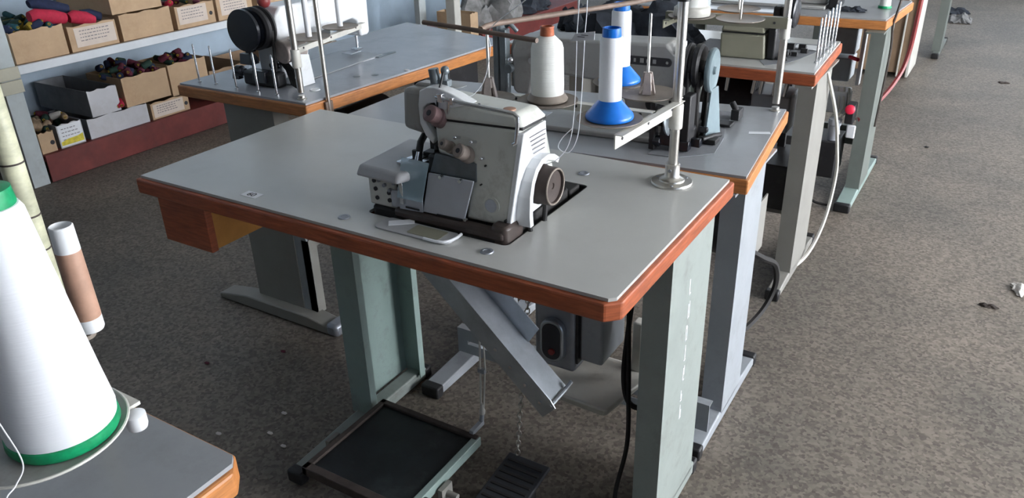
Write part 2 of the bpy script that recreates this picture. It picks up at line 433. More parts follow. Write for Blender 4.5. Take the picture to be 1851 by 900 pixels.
# --- second table (behind), grey
Z2 = .735
Q2 = [(.040, .575), (1.141, .655), (1.090, 1.190), (.038, 1.042)]
hole2 = [(.30, .80), (.955, .735), (1.030, .745), (1.030, .86), (.985, 1.00), (.975, 1.10), (.30, 1.00)]
hole2 = [(.34, .775), (.92, .800), (.92, .96), (.34, .955)]
T2 = table('grey topped sewing table with orange wooden edge, right behind the main one', Q2, Z2, 'lamd', 'wood2', [])
stand(T2, .350, 1.122, .74, .90, .572, 1.07, Z2, 'legg', bar=(.045, .64), fyl=.458, fw=.055)
# dark tray let into the right of the second tabletop
tr = [(.90, .69), (.965, .695), (1.035, .76), (1.020, .875), (.985, 1.00), (.985, 1.10), (.90, 1.09)]
tag(obj('recess_mat', MB().prism(tr, Z2 + .0004, Z2 + .002, 'XY'), 'greybox', smooth=False), 'dark curved metal bed insert right of the pulleys on the grey table', 'plate')
# --- third table
Z3 = .76
Q3 = [(.012, 1.503), (1.089, 1.513), (1.069, 1.991), (.010, 2.00)]
T3 = table('cream topped sewing table, third in the row, holding six spool pins', Q3, Z3, 'lam', 'wood', [])
stand(T3, .22, 1.085, 1.60, 1.82, 1.45, 1.98, Z3, 'legd')
# --- fourth table
Q4 = [(.02, 2.42), (1.145, 2.46), (1.178, 2.94), (.04, 2.92)]
T4 = table('sewing table with yellow orange wooden edge, fourth in the row beside the aisle', Q4, Z3, 'lamd', 'wood2', [])
stand(T4, .3, 1.150, 2.50, 2.72, 2.31, 3.0, Z3, 'legk', fw=.06, mfoot='legt')
# --- far table, seen only as a leg at the top edge
Q5 = [(.1, 5.30), (1.19, 5.30), (1.19, 5.82), (.1, 5.82)]
T6 = table('farthest sewing table beside the aisle, only its grey leg and foot in view', Q5, Z3, 'lamd', 'wood2', [])
stand(T6, .3, 1.175, 5.43, 5.62, 5.36, 6.0, Z3, 'legk', bar=None)
# --- left table, turned a quarter round
QL = [(-.605, .576), (-.078, .583), (-.008, 1.530), (-.570, 1.668)]
T5 = table('blue grey topped sewing table with orange edge standing crosswise before the shelves', QL, .76, 'lamb', 'wood2', [])
mb = MB(); 
mb.box(-.445, -.235, .598, .601, .035, .715); mb.box(-.445, -.442, .601, .655, .035, .715); mb.box(-.238, -.235, .601, .655, .035, .715)
mb.box(-.205, -.180, .60, .64, .035, .30)
obj('leg', mb, 'legd', T5, world=True, smooth=False)
mb = MB(); mb.prism([(-.235, .035), (-.180, .035), (-.180, .30), (-.195, .33), (-.185, .36), (-.185, .42), (-.235, .42)], .600, .606, 'XZ')
obj('leg_bracket', mb, 'legg', T5, world=True, smooth=False, label='light grey bent bracket on the leg')
mb = MB(); mb.box(-.40, -.19, 1.47, 1.52, .035, .715); obj('leg', mb, 'legd', T5, world=True, smooth=False)
for y0, y1 in ((.560, .625), (1.46, 1.52)):
    ft = obj('foot', MB().prism([(-.61, .003), (-.10, .003), (-.10, .03), (-.19, .045), (-.47, .045), (-.61, .022)], y0, y1, 'XZ'), 'legd', T5, bevel=.004, world=True)
    obj('foot_cap', MB().box(-.110, -.062, y0 - .002, y1 + .002, 0, .045), 'alu', ft, bevel=.012, world=True)
obj('cross_bar', MB().box(-.30, -.29, .66, 1.46, .2, .27), 'legd', T5, world=True, smooth=False)
# --- near left table: only its corner is in view
QN = [(-.22, -1.06), (.909, -1.06), (.909, -.529), (-.22, -.529)]
TN = table('near sewing table corner at the bottom left with worn orange edge, grey top', QN, .76, 'lamd', 'wood2', [], cut=2)
stand(TN, .05, .86, -.92, -.70, -1.05, -.54, .76, 'leg')

# ---------------------------------------------------------------- overlock machine
OX, OY = .735, .20
OV = thing('overlock_machine', 'white overlock sewing machine set into the pale foreground tabletop', 'sewing machine', (OX, OY, Z0))
def ov(name, mb, m_, **k):
    k.setdefault('bevel', .003); p = k.pop('parent', OV)
    return obj(name, mb, m_, p, world=True, **k)
ov('base_pan', MB().prism(rrect(.582, .877, .086, .345, .014), .735, .772, 'XY'), 'rubber', bevel=.003)
mb = MB(); mb.box(.889, .8925, .084, .394, .7225, .7585); mb.box(.58, .889, .394, .3975, .7225, .7585); mb.box(.58, .8925, .084, .3975, .7205, .7225)
ov('pan_liner', mb, 'black', bevel=0)  # added black lining; the darkness of the hole is put into its colour
ov('rear_plate', MB().box(.60, .877, .345, .388, .735, .764), 'rubber', bevel=.003)
# raised front rail + heavy front right corner of the pan
mb = MB().prism(rrect(.64, .882, .083, .108, .008), .7605, .780, 'XY'); mb.prism(rrect(.852, .888, .086, .150, .012), .745, .789, 'XY')
ov('pan_rail', mb, 'brownrub', bevel=.006)
# main column: leaning front face
def slab(pts_front, pts_back): return MB().loft(pts_front, pts_back)
fr = [(.786, .110, .778), (.876, .110, .780), (.898, .128, .945), (.890, .130, .956), (.715, .130, .950), (.722, .126, .887), (.803, .118, .884)]
bk = [(.786, .285, .778), (.884, .285, .780), (.892, .222, .945), (.886, .215, .956), (.715, .215, .950), (.722, .22, .887), (.803, .24, .884)]
body = ov('body', slab(fr, bk), 'enam', bevel=.008, seg=3)
# top cover with a slim dark seam below
ov('cover_gasket', slab([(.716, .131, .948), (.8985, .131, .954), (.898, .212, .954), (.716, .214, .948)], [(.716, .131, .953), (.8985, .131, .959), (.898, .212, .959), (.716, .214, .953)]), 'black', bevel=0)
tc = ov('top_cover', slab([(.712, .127, .9505), (.902, .127, .9565), (.902, .217, .9565), (.712, .219, .9505)], [(.716, .140, .983), (.884, .137, .980), (.884, .206, .978), (.716, .210, .985)]), 'enam', bevel=.008, seg=3)
ov('oil_window', MB().lathe((.862, .150, .9795), [(.011, 0), (.011, .003), (.008, .004)], n=20), 'brownpap', parent=tc, bevel=0, label='oil stained brown sight window')
ov('cover_screw', MB().lathe((.869, .1395, .9785), [(.003, 0), (.003, .003)], n=12), 'black', parent=tc, bevel=0)
ov('cover_screw', MB().lathe((.80, .15, .981), [(.0025, 0), (.0025, .002)], n=12), 'black', parent=tc, bevel=0)
# white right end panel
ov('end_panel', slab([(.872, .1085, .779), (.892, .127, .950), (.893, .212, .950), (.887, .235, .79)], [(.882, .1085, .779), (.903, .127, .950), (.898, .212, .950), (.892, .235, .79)]), 'enamw', bevel=.002, label='bright white end panel')
mb = MB()
for k in range(5): mb.box(.9001 - k * .0006, .9012 - k * .0006, .150 + k * .004, .205, .9360 - k * .0085, .9372 - k * .0085)
ov('printed_lines', mb, 'ink', bevel=0)
# front face screw holes and the round oil window
for (x, y, z, r) in ((.889, .1245, .936, .0035), (.873, .109, .792, .003), (.73, .1275, .905, .0035), (.745, .126, .907, .0025), (.83, .117, .885, .0018), (.822, .1115, .85, .0015)):
    ov('screw', MB().cyl((x, y + .004, z), (x, y - .0015, z), r, n=12), 'black', bevel=0)
ov('sight_ring', MB().lathe((.843, .1125, .815), [(.0165, 0), (.0175, .004), (.0125, .004), (.0125, .001)], ax=(0, -1, .08), n=28), 'enam', bevel=0)
ov('sight_glass', MB().lathe((.843, .1105, .815), [(.0125, 0), (.0120, .0015)], ax=(0, -1, .08), n=28), 'steelp', bevel=0)
# belt guard arch at the right end
gy, gz = .182, .842
arc = []
for k in range(15):
    a = R(205 - k * (205 - 28) / 14); arc.append((gy + .052 * math.cos(a) , gz + .050 * math.sin(a)))
pts = [(gy - .052 - .004, .782)] + arc
mb = MB(); V = []; 
outer = [(.128, .780), (.126, .80), (.128, .835), (.136, .862), (.150, .882), (.170, .893), (.195, .895), (.218, .888), (.236, .876)]
inner = [(.139, .780), (.137, .80), (.139, .832), (.146, .856), (.158, .873), (.174, .883), (.194, .885), (.214, .878), (.230, .868)]
n = len(outer)
for k in range(n - 1):
    mb.prism([outer[k], outer[k + 1], inner[k + 1], inner[k]], .882, .912, 'YZ')
ov('belt_guard', mb, 'enamw', bevel=0, label='white arched belt guard round the handwheel')
# handwheel
hw = ov('handwheel', MB().lathe((.886, gy, gz), [(.024, 0), (.036, .003), (.0365, .020), (.0345, .023), (.0345, .043), (.0335, .046), (.0300, .046), (.0290, .042), (.006, .041), (.005, .039)], ax=(1, 0, 0), n=40), 'brownrub', bevel=0, label='brown black cup shaped handwheel')
ov('wheel_rim', MB().tube([(.9322, gy + .032 * math.cos(2 * PI * k / 40), gz + .032 * math.sin(2 * PI * k / 40)) for k in range(40)], .0018, n=8, closed=True), 'disc', parent=hw, bevel=0)
mb = MB(); mb.tube([(.897, .146, .84), (.896, .148, .80), (.896, .156, .75), (.896, .165, .70)], .005, n=8); mb.tube([(.897, .216, .84), (.896, .212, .80), (.896, .205, .75), (.896, .2, .70)], .005, n=8)
ov('drive_belt', mb, 'rubber', bevel=0)
# cloth plate (left)
ov('cloth_plate', slab([(.566, .070, .836), (.672, .062, .838), (.690, .10, .840), (.690, .235, .842), (.560, .245, .840)],
                       [(.572, .078, .858), (.672, .070, .858), (.690, .10, .858), (.690, .235, .860), (.566, .240, .860)]), 'cloth_plate', bevel=.006, seg=3)
lb = ov('left_base', MB().box(.574, .640, .096, .24, .772, .836), 'enam', bevel=.003)
for (x, z) in ((.590, .822), (.592, .806), (.594, .788), (.624, .803), (.624, .788)):
    ov('screw', MB().cyl((x, .099, z), (x, .0935, z), .0042, n=12), 'inkd', parent=lb, bevel=0)
mb = MB(); mb.box(.600, .700, .100, .24, .800, .836); mb.box(.64, .715, .104, .22, .776, .80)
ov('looper_housing', mb, 'black', bevel=.003)
mb = MB()
for k in range(7): mb.cyl((.604 + k * .012, .098, .826 - (k % 3) * .008), (.604 + k * .012, .090, .826 - (k % 3) * .008), .0035, n=10)
ov('looper_screws', mb, 'alu', bevel=0)
ov('looper_guard', MB().box(.628, .662, .094, .104, .776, .812), 'steelp', bevel=.002)
# front swing cover
fcv = ov('front_cover', slab([(.704, .092, .782), (.793, .096, .782), (.812, .104, .857), (.716, .102, .857)], [(.704, .096, .782), (.793, .100, .782), (.812, .108, .857), (.716, .106, .857)]), 'steelp', bevel=.001)
mb = MB(); mb.box(.735, .790, .0925, .097, .7805, .7840); ov('hinge_slot', mb, 'black', parent=fcv, bevel=0)
mb = MB(); mb.cyl((.748, .100, .857), (.748, .092, .857), .0035, n=10); mb.cyl((.789, .100, .856), (.789, .094, .856), .0035, n=10); mb.cyl((.797, .098, .784), (.797, .092, .784), .003, n=10)
ov('cover_screw', mb, 'chrome', parent=fcv, bevel=0)
ov('lower_cover', slab([(.652, .088, .778), (.704, .092, .780), (.704, .092, .808), (.655, .09, .81)], [(.652, .092, .778), (.704, .096, .780), (.704, .096, .808), (.655, .094, .81)]), 'steelp', bevel=.001)
ov('cover_slot', MB().box(.668, .700, .0868, .0876, .7845, .788), 'black', bevel=0)
ov('eye_guard', slab([(.655, .080, .806), (.706, .088, .802), (.722, .096, .878), (.668, .088, .884)], [(.655, .082, .806), (.706, .090, .802), (.722, .098, .878), (.668, .090, .884)]), 'acryl', bevel=0, label='clear plastic eye guard')
ov('guard_bracket', MB().box(.659, .668, .082, .090, .792, .842), 'chrome', bevel=.001)
ov('mechanism_plate', slab([(.712, .112, .855), (.812, .112, .852), (.812, .117, .886), (.722, .117, .890)], [(.712, .118, .855), (.812, .118, .852), (.812, .123, .886), (.722, .123, .890)]), 'blues', bevel=.001)
ov('lower_mechanism', MB().box(.704, .80, .118, .24, .776, .885), 'black', bevel=.004)
# presser and needle area
mb = MB(); mb.tube([(.655, .20, .915), (.655, .18, .90), (.665, .15, .892), (.672, .135, .88), (.672, .13, .862)], .007, n=10)
mb.tube([(.70, .19, .905), (.695, .16, .898), (.71, .14, .885)], .006, n=8); mb.box(.668, .715, .15, .21, .862, .875); mb.box(.66, .68, .115, .165, .858, .868)
mb.box(.69, .722, .145, .20, .885, .915); mb.cyl((.668, .128, .86), (.668, .128, .885), .006, n=10)
ov('presser_linkage', mb, 'black', bevel=.002)
ov('needle_bar', MB().cyl((.672, .112, .835), (.676, .128, .883), .0042, n=14), 'chrome', bevel=0)
ov('presser_foot', MB().prism([(.640, .105), (.690, .105), (.696, .16), (.652, .165)], .8595, .8665, 'XY'), 'chrome', bevel=.002)
# head (nose)
ov('head_casing', slab([(.634, .140, .918), (.684, .142, .910), (.686, .142, .996), (.640, .140, .996)], [(.634, .205, .922), (.684, .207, .915), (.686, .207, .992), (.640, .205, .992)]), 'enamg', bevel=.010, seg=3)
cowl = [(.684, .996), (.700, 1.004), (.716, 1.006), (.74, 1.002), (.762, .996), (.792, .984), (.770, .978), (.748, .972), (.735, .965), (.733, .955), (.722, .966), (.716, .978), (.700, .974), (.691, .966), (.690, .942), (.700, .926), (.712, .912), (.706, .900), (.690, .915), (.680, .935), (.679, .97)]
ov('head_cowl', MB().prism(cowl, .134, .160, 'XZ'), 'enamw', bevel=.002, label='bright white curved cowl')
ov('head_recess', MB().box(.688, .730, .150, .205, .912, .975), 'black', bevel=.002)
ov('head_top', slab([(.645, .160, .99), (.70, .162, .99), (.70, .200, .99), (.645, .200, .99)], [(.655, .166, 1.001), (.75, .168, 1.000), (.75, .196, .998), (.655, .194, 1.0)]), 'enamg', bevel=.004)
mb = MB(); mb.cyl((.700, .165, .998), (.695, .165, 1.030), .0095, n=14); mb.cyl((.714, .168, .998), (.718, .168, 1.026), .006, n=14); mb.sphere((.7185, .168, 1.028), .0085)
mb.box(.690, .728, .160, .174, 1.000, 1.012)
ov('tension_levers', mb, 'blues', bevel=.001)
ov('thread_lever', MB().tube([(.728, .150, 1.030), (.724, .140, 1.0), (.722, .132, .97)], .0022, n=8), 'black', bevel=0)
# tension knobs
def knob(x, y, z, s=1., m_='mauve'):
    ax = Vector((-.15, -.82, .52))
    k = ov('tension_knob', MB().lathe((x, y, z), [(.013 * s, -.022), (.013 * s, -.004), (.0105 * s, -.002), (.0105 * s, .000), (.0115 * s, .001), (.0115 * s, .016), (.0095 * s, .018), (.004 * s, .018), (.0035 * s, .010)], ax=ax, n=28), m_, bevel=0)
    p = Vector((x, y, z)) + ax.normalized() * .0165
    ov('knob_hole', MB().lathe(p, [(.0038 * s, 0), (.0038 * s, .0022)], ax=ax, n=14), 'inkd', parent=k, bevel=0)
    return k
knob(.724, .124, .958, 1.35); knob(.790, .112, .903, 1.15, 'mauved'); knob(.752, .118, .908, .85, 'mauved')
mb = MB()
for (x, z) in ((.772, .925), (.806, .922), (.825, .895)): mb.cyl((x, .126, z), (x, .113, z + .004), .0028, n=10); mb.sphere((x, .112, z + .004), .0035)
ov('thread_eyelets', mb, 'chrome', bevel=0)
ov('thread_bar', MB().tube([(.725, .128, .992), (.74, .126, .991), (.76, .126, .989), (.885, .126, .983), (.893, .125, .978), (.893, .124, .965), (.891, .121, .935), (.885, .120, .931)], .0036, n=12), 'chrome', bevel=0)
mb = MB(); mb.box(.732, .742, .121, .134, .984, .999); mb.box(.757, .764, .122, .131, .982, .995); ov('thread_bar_clamp', mb, 'chrome', bevel=.001)
ov('thread_bar_post', MB().tube([(.748, .134, .985), (.746, .134, .962), (.738, .134, .950)], .003, n=8), 'chrome', bevel=0)

# curved chip plate and tape strip in front of the machine
plate = [(.628, .052), (.640, .040), (.775, .034), (.800, .044), (.803, .060), (.792, .100), (.640, .080)]
tag(ov('chip_plate', MB().prism(rrect(.632, .800, .030, .079, .014), Z0 + .0003, Z0 + .003, 'XY'), 'cloth_plate', parent=None, bevel=.001),
    'grey rounded metal plate lying flat in front of the overlock machine', 'plate')
bpy.data.objects['chip_plate'].location = (0, 0, 0)
tag(obj('plate_inset', MB().prism(rrect(.705, .775, .038, .073, .004), Z0 + .0031, Z0 + .0038, 'XY'), 'enamb'), 'dark square inset in the grey metal plate before the overlock machine', 'plate')
tag(obj('trim_strip', MB().tube([(.750, .030, Z0 + .0045), (.775, .030, Z0 + .0045), (.790, .033, Z0 + .0045), (.798, .043, Z0 + .0045), (.801, .060, Z0 + .0045), (.800, .076, Z0 + .0045)], .0028, n=8), 'paperw'),
    'white curved trim strip along the right end of the grey plate', 'trim')
tag(obj('tape_strip', MB().box(-.024, .024, -.010, .010, 0, .001), 'paperw', smooth=False), 'short white strip of tape lying on the left end of the grey plate', 'tape')
bpy.data.objects['tape_strip'].location = (.672, .067, Z0 + .0034); bpy.data.objects['tape_strip'].rotation_euler = (0, 0, R(38))

# ---------------------------------------------------------------- thread stands and cones
def thread_stand(label, px, py, zt, ztop, zs, straps, discs, free=(), base_r=.042, pr=.0095, group=None, sm='strap'):
    t = thing('thread_stand', label, 'thread stand', (px, py, zt), 0, group)
    W = dict(world=True)
    if base_r < .02: b = obj('base', MB().lathe((px, py, zt + .0003), [(base_r, 0), (base_r, .002), (.0105, .004), (.0100, .010), (pr, .0105)], n=28), 'pole', t, **W)
    else: b = obj('base', MB().lathe((px, py, zt + .0003), [(base_r, 0), (base_r, .003), (base_r * .97, .005), (base_r * .62, .006), (base_r * .6, .009), (.017, .013), (.015, .017), (.0145, .040), (.0125, .042), (.010, .042)], n=40), 'pole', t, **W)
    if base_r >= .02:
      mb = MB()
      for k in range(3):
        a = R(-70 + k * 120); mb.lathe((px + base_r * .8 * math.cos(a), py + base_r * .8 * math.sin(a), zt + .004), [(.0035, 0), (.003, .0025)], n=12)
      mb.cyl((px, py - .012, zt + .030), (px, py - .0165, zt + .030), .0035, n=12)
      obj('base_screw', mb, 'alu', b, **W)
    obj('pole', MB().lathe((px, py, zt + .02), [(pr, 0), (pr, ztop - zt - .02)], n=24), 'pole', t, **W)
    obj('clamp_collar', MB().lathe((px, py, zs - .055), [(.0130, 0), (.0135, .003), (.0135, .047), (.0125, .05)], n=28), 'strap', t, bevel=.001, **W)
    for (a, b_, h) in straps:
        a = Vector(a); b_ = Vector(b_); d = (b_ - a).normalized(); nn = Vector((-d.y, d.x)) * .0013
        P = [a - nn, b_ - nn, b_ + nn, a + nn]; mb = MB()
        lo = [(p.x, p.y, zs - h) for p in P]; hi = [(p.x, p.y, zs) for p in P]
        mb.loft(lo, hi)
        # folded flange
        f = Vector((-d.y, d.x)) * -.016
        lo = [(a.x, a.y, zs - .0015), (b_.x, b_.y, zs - .0015), (b_.x + f.x, b_.y + f.y, zs - .0015), (a.x + f.x, a.y + f.y, zs - .0015)]
        mb.loft(lo, [(x, y, z + .0015) for x, y, z in lo])
        s_ = obj('strap', mb, sm, t, smooth=False, **W)
        hb = MB(); L = (b_ - a).length; nrm = Vector((d.y, -d.x))
        for k in range(3):
            c_ = a + d * (L * (.10 + .40 * k)); hb.cyl((c_.x - nrm.x * .002, c_.y - nrm.y * .002, zs - h * .5), (c_.x + nrm.x * .0022, c_.y + nrm.y * .0022, zs - h * .5), .0032, n=10)
        obj('strap_hole', hb, 'inkd', s_, **W)
    for (x, y, r, spike, cone) in discs:
        d = obj('spool_disc', MB().lathe((x, y, zs + .0005), [(.004, 0), (r - .006, 0), (r, .003), (r, .0045), (r - .006, .003), (.004, .002)], n=44), 'disc', t, **W)
        if spike: obj('spindle', MB().lathe((x, y, zs + .002), [(.0028, 0), (.0028, spike), (.0015, spike + .002)], n=10), 'pole', d, **W)
        if cone:
            mb = MB()
            for k in range(4):
                a = R(20 + k * 90); c_ = Vector((math.cos(a), math.sin(a), 0)); s2 = Vector((-c_.y, c_.x, 0))
                B = Vector((x, y, zs + .004))
                q0 = [B + c_ * .016 - s2 * .009, B + c_ * .016 + s2 * .009, B + c_ * .012 + s2 * .007, B + c_ * .012 - s2 * .007]
                q1 = [B + c_ * .0085 - s2 * .0055 + Vector((0, 0, .042)), B + c_ * .0085 + s2 * .0055 + Vector((0, 0, .042)), B + c_ * .003 + s2 * .003 + Vector((0, 0, .042)), B + c_ * .003 - s2 * .003 + Vector((0, 0, .042))]
                mb.loft(q0, q1)
            mb.lathe((x, y, zs + .026), [(.0105, 0), (.0088, .018), (.004, .019)], n=20)
            obj('cone_grip', mb, 'conep', d, bevel=.0005, **W)
    return t

ZS = .930
PX, PY = 1.034, .490
ts = thread_stand('nickel thread stand with five brown discs on the right of the pale foreground table', PX, PY, Z0, 1.62, ZS,
    [((1.013, .248), (1.031, .500), .027), ((.690, .398), (1.026, .410), .020), ((1.030, .505), (.86, .565), .020)],
    [(.700, .335, .052, .125, True), (.812, .372, .060, .06, False), (.970, .318, .060, .10, False), (.965, .505, .061, .155, True), (.880, .560, .056, .10, False)])
# bent arm with cross rod and hanging hooks
ZA = 1.130
ps = [(PX, PY, 1.135), (.990, .370, 1.131), (.93, .25, 1.130), (.880, .155, 1.129), (.862, .115, 1.129), (.860, .09, 1.129), (.866, .066, 1.129)]
am = obj('thread_arm', MB().tube(ps, .0045, n=10), 'poled', ts, world=True)
obj('cross_rod', MB().tube([(.748, .078, 1.129), (.823, .066, 1.129), (.985, .031, 1.129)], .0036, n=10), 'poled', am, world=True)
obj('arm_clamp', MB().cyl((PX, PY, 1.118), (PX, PY, 1.150), .0135, n=20), 'black', ts, world=True)

def cone_thing(name, label, x, y, z, parts, cat='thread cone', group=None):
    t = thing(name, label, cat, (x, y, z), 0, group)
    for nm, prof, m_ in parts: obj(nm, MB().lathe((0, 0, 0), prof, n=44), m_, t)
    return t
def blue_cone(label, x, y, z):
    return cone_thing('thread_cone', label, x, y, z, [
        ('base_flange', [(.0430, 0), (.0440, .003), (.0425, .008), (.023, .030), (.0195, .034), (.018, .036)], 'blue'),
        ('thread', [(.0175, .033), (.0205, .034), (.0208, .040), (.0200, .142), (.0185, .145), (.013, .1455)], 'thread'),
        ('top_collar', [(.0165, .1450), (.0168, .1470), (.0160, .160), (.0130, .1605), (.0125, .152), (.004, .151)], 'blue')], group='blue based thread cones')
blue_cone('white thread cone on blue base on the front disc of the foreground stand', .970, .318, ZS + .0052)
blue_cone('white thread cone on blue base, the taller looking one behind', .880, .560, ZS + .0052)
cone_thing('thread_cone', 'fat bottle shaped cream thread cone with orange brown collar on the foreground stand', .812, .372, ZS + .0052, [
    ('base_flange', [(.039, 0), (.040, .003), (.034, .012), (.030, .014)], 'disc'),
    ('thread', [(.030, .010), (.0318, .013), (.0322, .03), (.0312, .100), (.0285, .110), (.0155, .123), (.013, .124)], 'threadc'),
    ('top_collar', [(.0130, .122), (.0135, .126), (.0128, .1375), (.0138, .139), (.0130, .141), (.010, .1415), (.010, .135), (.003, .134)], 'copper')])
# hanging threads and paper tag
tg = thing('paper_tag', 'small white paper tag strung on the threads beside the front blue cone', 'tag', (1.0, .145, 1.112))
obj('paper', MB().prism([(-.020, -.006), (.020, -.001), (.021, .012), (-.012, .0065)], -.0004, .0004, 'XZ'), 'paperw', tg, smooth=False)
mb = MB().box(-.002, .010, -.0009, -.0005, .0045, .0055); mb.box(-.008, .004, -.0009, -.0005, .0015, .0025); obj('printing', mb, 'ink', tg, smooth=False)
def thread(label, pts, r=.0007, m_='thread', name='loose_thread', group=None):
    # smooth Catmull-Rom
    P = [Vector(p) for p in pts]; Q = []
    for i in range(len(P) - 1):
        p0, p1, p2, p3 = P[max(i - 1, 0)], P[i], P[i + 1], P[min(i + 2, len(P) - 1)]
        for k in range(8):
            t = k / 8; Q.append(.5 * ((2 * p1) + (p2 - p0) * t + (2 * p0 - 5 * p1 + 4 * p2 - p3) * t * t + (3 * p1 - p0 - 3 * p2 + p3) * t ** 3))
    Q.append(P[-1])
    return tag(obj(name, MB().tube(Q, r, n=6), m_), label, 'thread' if r < .002 else 'cable', group)
thread('white thread hanging down past the tag to the overlock machine, left strand', [(.985, .150, 1.50), (.992, .148, 1.20), (.990, .146, 1.112), (.985, .15, 1.0), (.965, .17, .93), (.925, .20, .885), (.90, .20, .872)])
thread('white thread hanging down past the tag with a loop near its end, right strand', [(1.0, .150, 1.50), (1.005, .150, 1.2), (1.003, .147, 1.112), (.996, .15, 1.0), (.985, .16, .945), (.965, .168, .915), (.945, .17, .92), (.955, .165, .94), (.975, .16, .96)])
thread('slanting white thread running down from above to the cross rod end', [(1.15, -.17, 1.27), (1.02, -.058, 1.2), (.893, .052, 1.1345), (.86, .10, 1.09), (.80, .17, 1.02), (.775, .165, .99), (.755, .150, .992)])

# ---------------------------------------------------------------- motor, chute, treadles below the main table
mt = thing('clutch_motor', 'cast grey electric motor with oval switch box hanging under the pale foreground table', 'motor', (.88, .38, .72))
def mo(name, mb, m_, **k):
    k.setdefault('bevel', .004); return obj(name, mb, m_, k.pop('parent', mt), world=True, **k)
bx_ = mo('switch_box', MB().box(.795, .895, .335, .47, .335, .545), 'alu', bevel=.010, seg=3)
mo('housing', MB().box(.900, .955, .350, .47, .365, .560), 'legg', bevel=.006)
mo('housing_seam', MB().box(.896, .901, .340, .465, .360, .575), 'black', bevel=0)
sw = mo('switch_surround', MB().prism(rrect(.818, .876, .362, .468, .028, 8), .318, .336, 'XZ'), 'galv', bevel=.004)
mo('switch_plate', MB().prism(rrect(.825, .869, .370, .460, .0215, 8), .3155, .3185, 'XZ'), 'inkd', bevel=.001, parent=sw)
mo('stop_button', MB().cyl((.850, .317, .392), (.850, .311, .392), .0075, n=16), 'redhose', parent=sw, bevel=0, label='small red button')
mb = MB(); mb.cyl((.868, .36, .545), (.868, .36, .585), .012, n=16); mb.sphere((.868, .36, .575), .015); mo('cable_gland', mb, 'chrome', bevel=0)
mb = MB(); mb.cyl((.79, .49, .60), (.96, .49, .60), .085, n=32); mb.cyl((.96, .49, .60), (.985, .49, .60), .06, .05, n=24); mo('motor_drum', mb, 'black', bevel=.006)
mb = MB(); mb.box(.80, .97, .47, .51, .66, .719); mo('mount_bracket', mb, 'black')
# beige pan under the motor
mb = MB().loft([(.74, .37, .225), (.955, .37, .215), (.995, .50, .235), (.79, .50, .235)], [(.722, .34, .262), (.978, .335, .262), (1.02, .53, .268), (.78, .53, .268)])
mo('drip_tray', mb, 'strap', bevel=.008)
mo('tray_arm', MB().box(.96, .985, .50, .53, .265, .40), 'strap')

ch = thing('scrap_chute', 'galvanised steel waste chute slanting down under the front of the pale table', 'chute', (.80, .1, .72))
A0, A1 = Vector((.640, 0, .716)), Vector((.954, 0, .424))      # centre line of the channel floor
def cp(t, y, h):     # along, across, up-normal
    d = (A1 - A0); n = Vector((-d.z, 0, d.x)).normalized()
    if n.z < 0: n = -n
    p = A0 + d * t + n * h; return (p.x, y, p.z)
def sheet(P, th=.002, ax=None):
    P = [Vector(p) for p in P]; nn = (P[1] - P[0]).cross(P[2] - P[0]).normalized() * th
    return MB().loft(P, [p + nn for p in P])
fy, by = .085, .180
obj('chute_floor', sheet([cp(0, fy, 0), cp(1, fy, 0), cp(1, by, 0), cp(0, by, 0)]), 'galv', ch, world=True, smooth=False)
obj('front_wall', sheet([cp(0.0, fy, -.004), cp(1.02, fy, -.004), cp(1.02, fy, .036), cp(.98, fy, .040), cp(.10, fy, .040)]), 'galv', ch, world=True, smooth=False)
obj('rear_wall', sheet([cp(0.05, by, 0), cp(.74, by, 0), cp(.72, by, .045), cp(.12, by, .045)]), 'galv', ch, world=True, smooth=False)
obj('end_lip', MB().tube([cp(1.0, fy, .034), cp(1.01, fy + .01, .006), cp(1.01, by - .012, .006), cp(1.0, by, .022)], .004, n=8), 'galv', ch, world=True)
for t in (.66, .76, .86, .96): obj('rivet', MB().cyl(cp(t, fy - .004, .016), cp(t, fy + .001, .016), .0035, n=10), 'chrome', ch, world=True)
mb = MB(); mb.box(.585, .665, .080, .215, .713, .719); obj('mount_flange', mb, 'galv', ch, world=True, smooth=False)

td = thing('treadle', 'large black framed foot treadle under the left of the pale foreground table', 'treadle', (.53, .16, 0))
mb = MB(); x0, x1, y0, y1, zt_ = .350, .655, .000, .300, .085
mb.box(x0 + .012, x1 - .012, y0 + .012, y1 - .012, zt_ - .006, zt_ - .001)
obj('tread_plate', mb, 'treadle', td, world=True, smooth=False)
mb = MB()
for q in ((x0, x1, y0, y0 + .022), (x0, x1, y1 - .016, y1), (x0, x0 + .016, y0, y1)): mb.box(*q, zt_ - .018, zt_ + .006)
obj('frame', mb, 'treadr', td, world=True, bevel=.002)
obj('side_bar', MB().box(x1 - .014, x1 + .004, y0 - .01, y1, zt_ - .022, zt_ + .004), 'legt', td, world=True, bevel=.002, label='pale green side bar')
mb = MB(); mb.cyl((x0 - .03, .13, .055), (x1 + .05, .13, .055), .008, n=12); mb.box(x1 + .010, x1 + .022, .11, .15, 0.0, .075); mb.box(x0 - .030, x0 - .018, .11, .15, .0, .075)
obj('pivot_rod', mb, 'legd', td, world=True)
mb = MB(); mb.lathe((x1 + .007, .062, .075), [(.014, 0), (.014, .008), (.008, .009)], ax=(1, 0, 0), n=20); obj('adjuster_ring', mb, 'black', td, world=True)
mb = MB(); mb.box(.628, .640, .295, .345, .088, .100); mb.cyl((.634, .340, .094), (.634, .348, .125), .006, n=10); obj('link_arm', mb, 'legg', td, world=True, bevel=.001)
rd = thing('pull_wire', 'pale doubled pull wire hanging between table and treadle', 'wire', (.634, .345, .12))
mb = MB(); mb.tube([(.630, .348, .135), (.628, .36, .33), (.627, .372, .715)], .0025, n=8); mb.tube([(.638, .348, .135), (.640, .36, .25), (.634, .366, .33)], .0022, n=8)
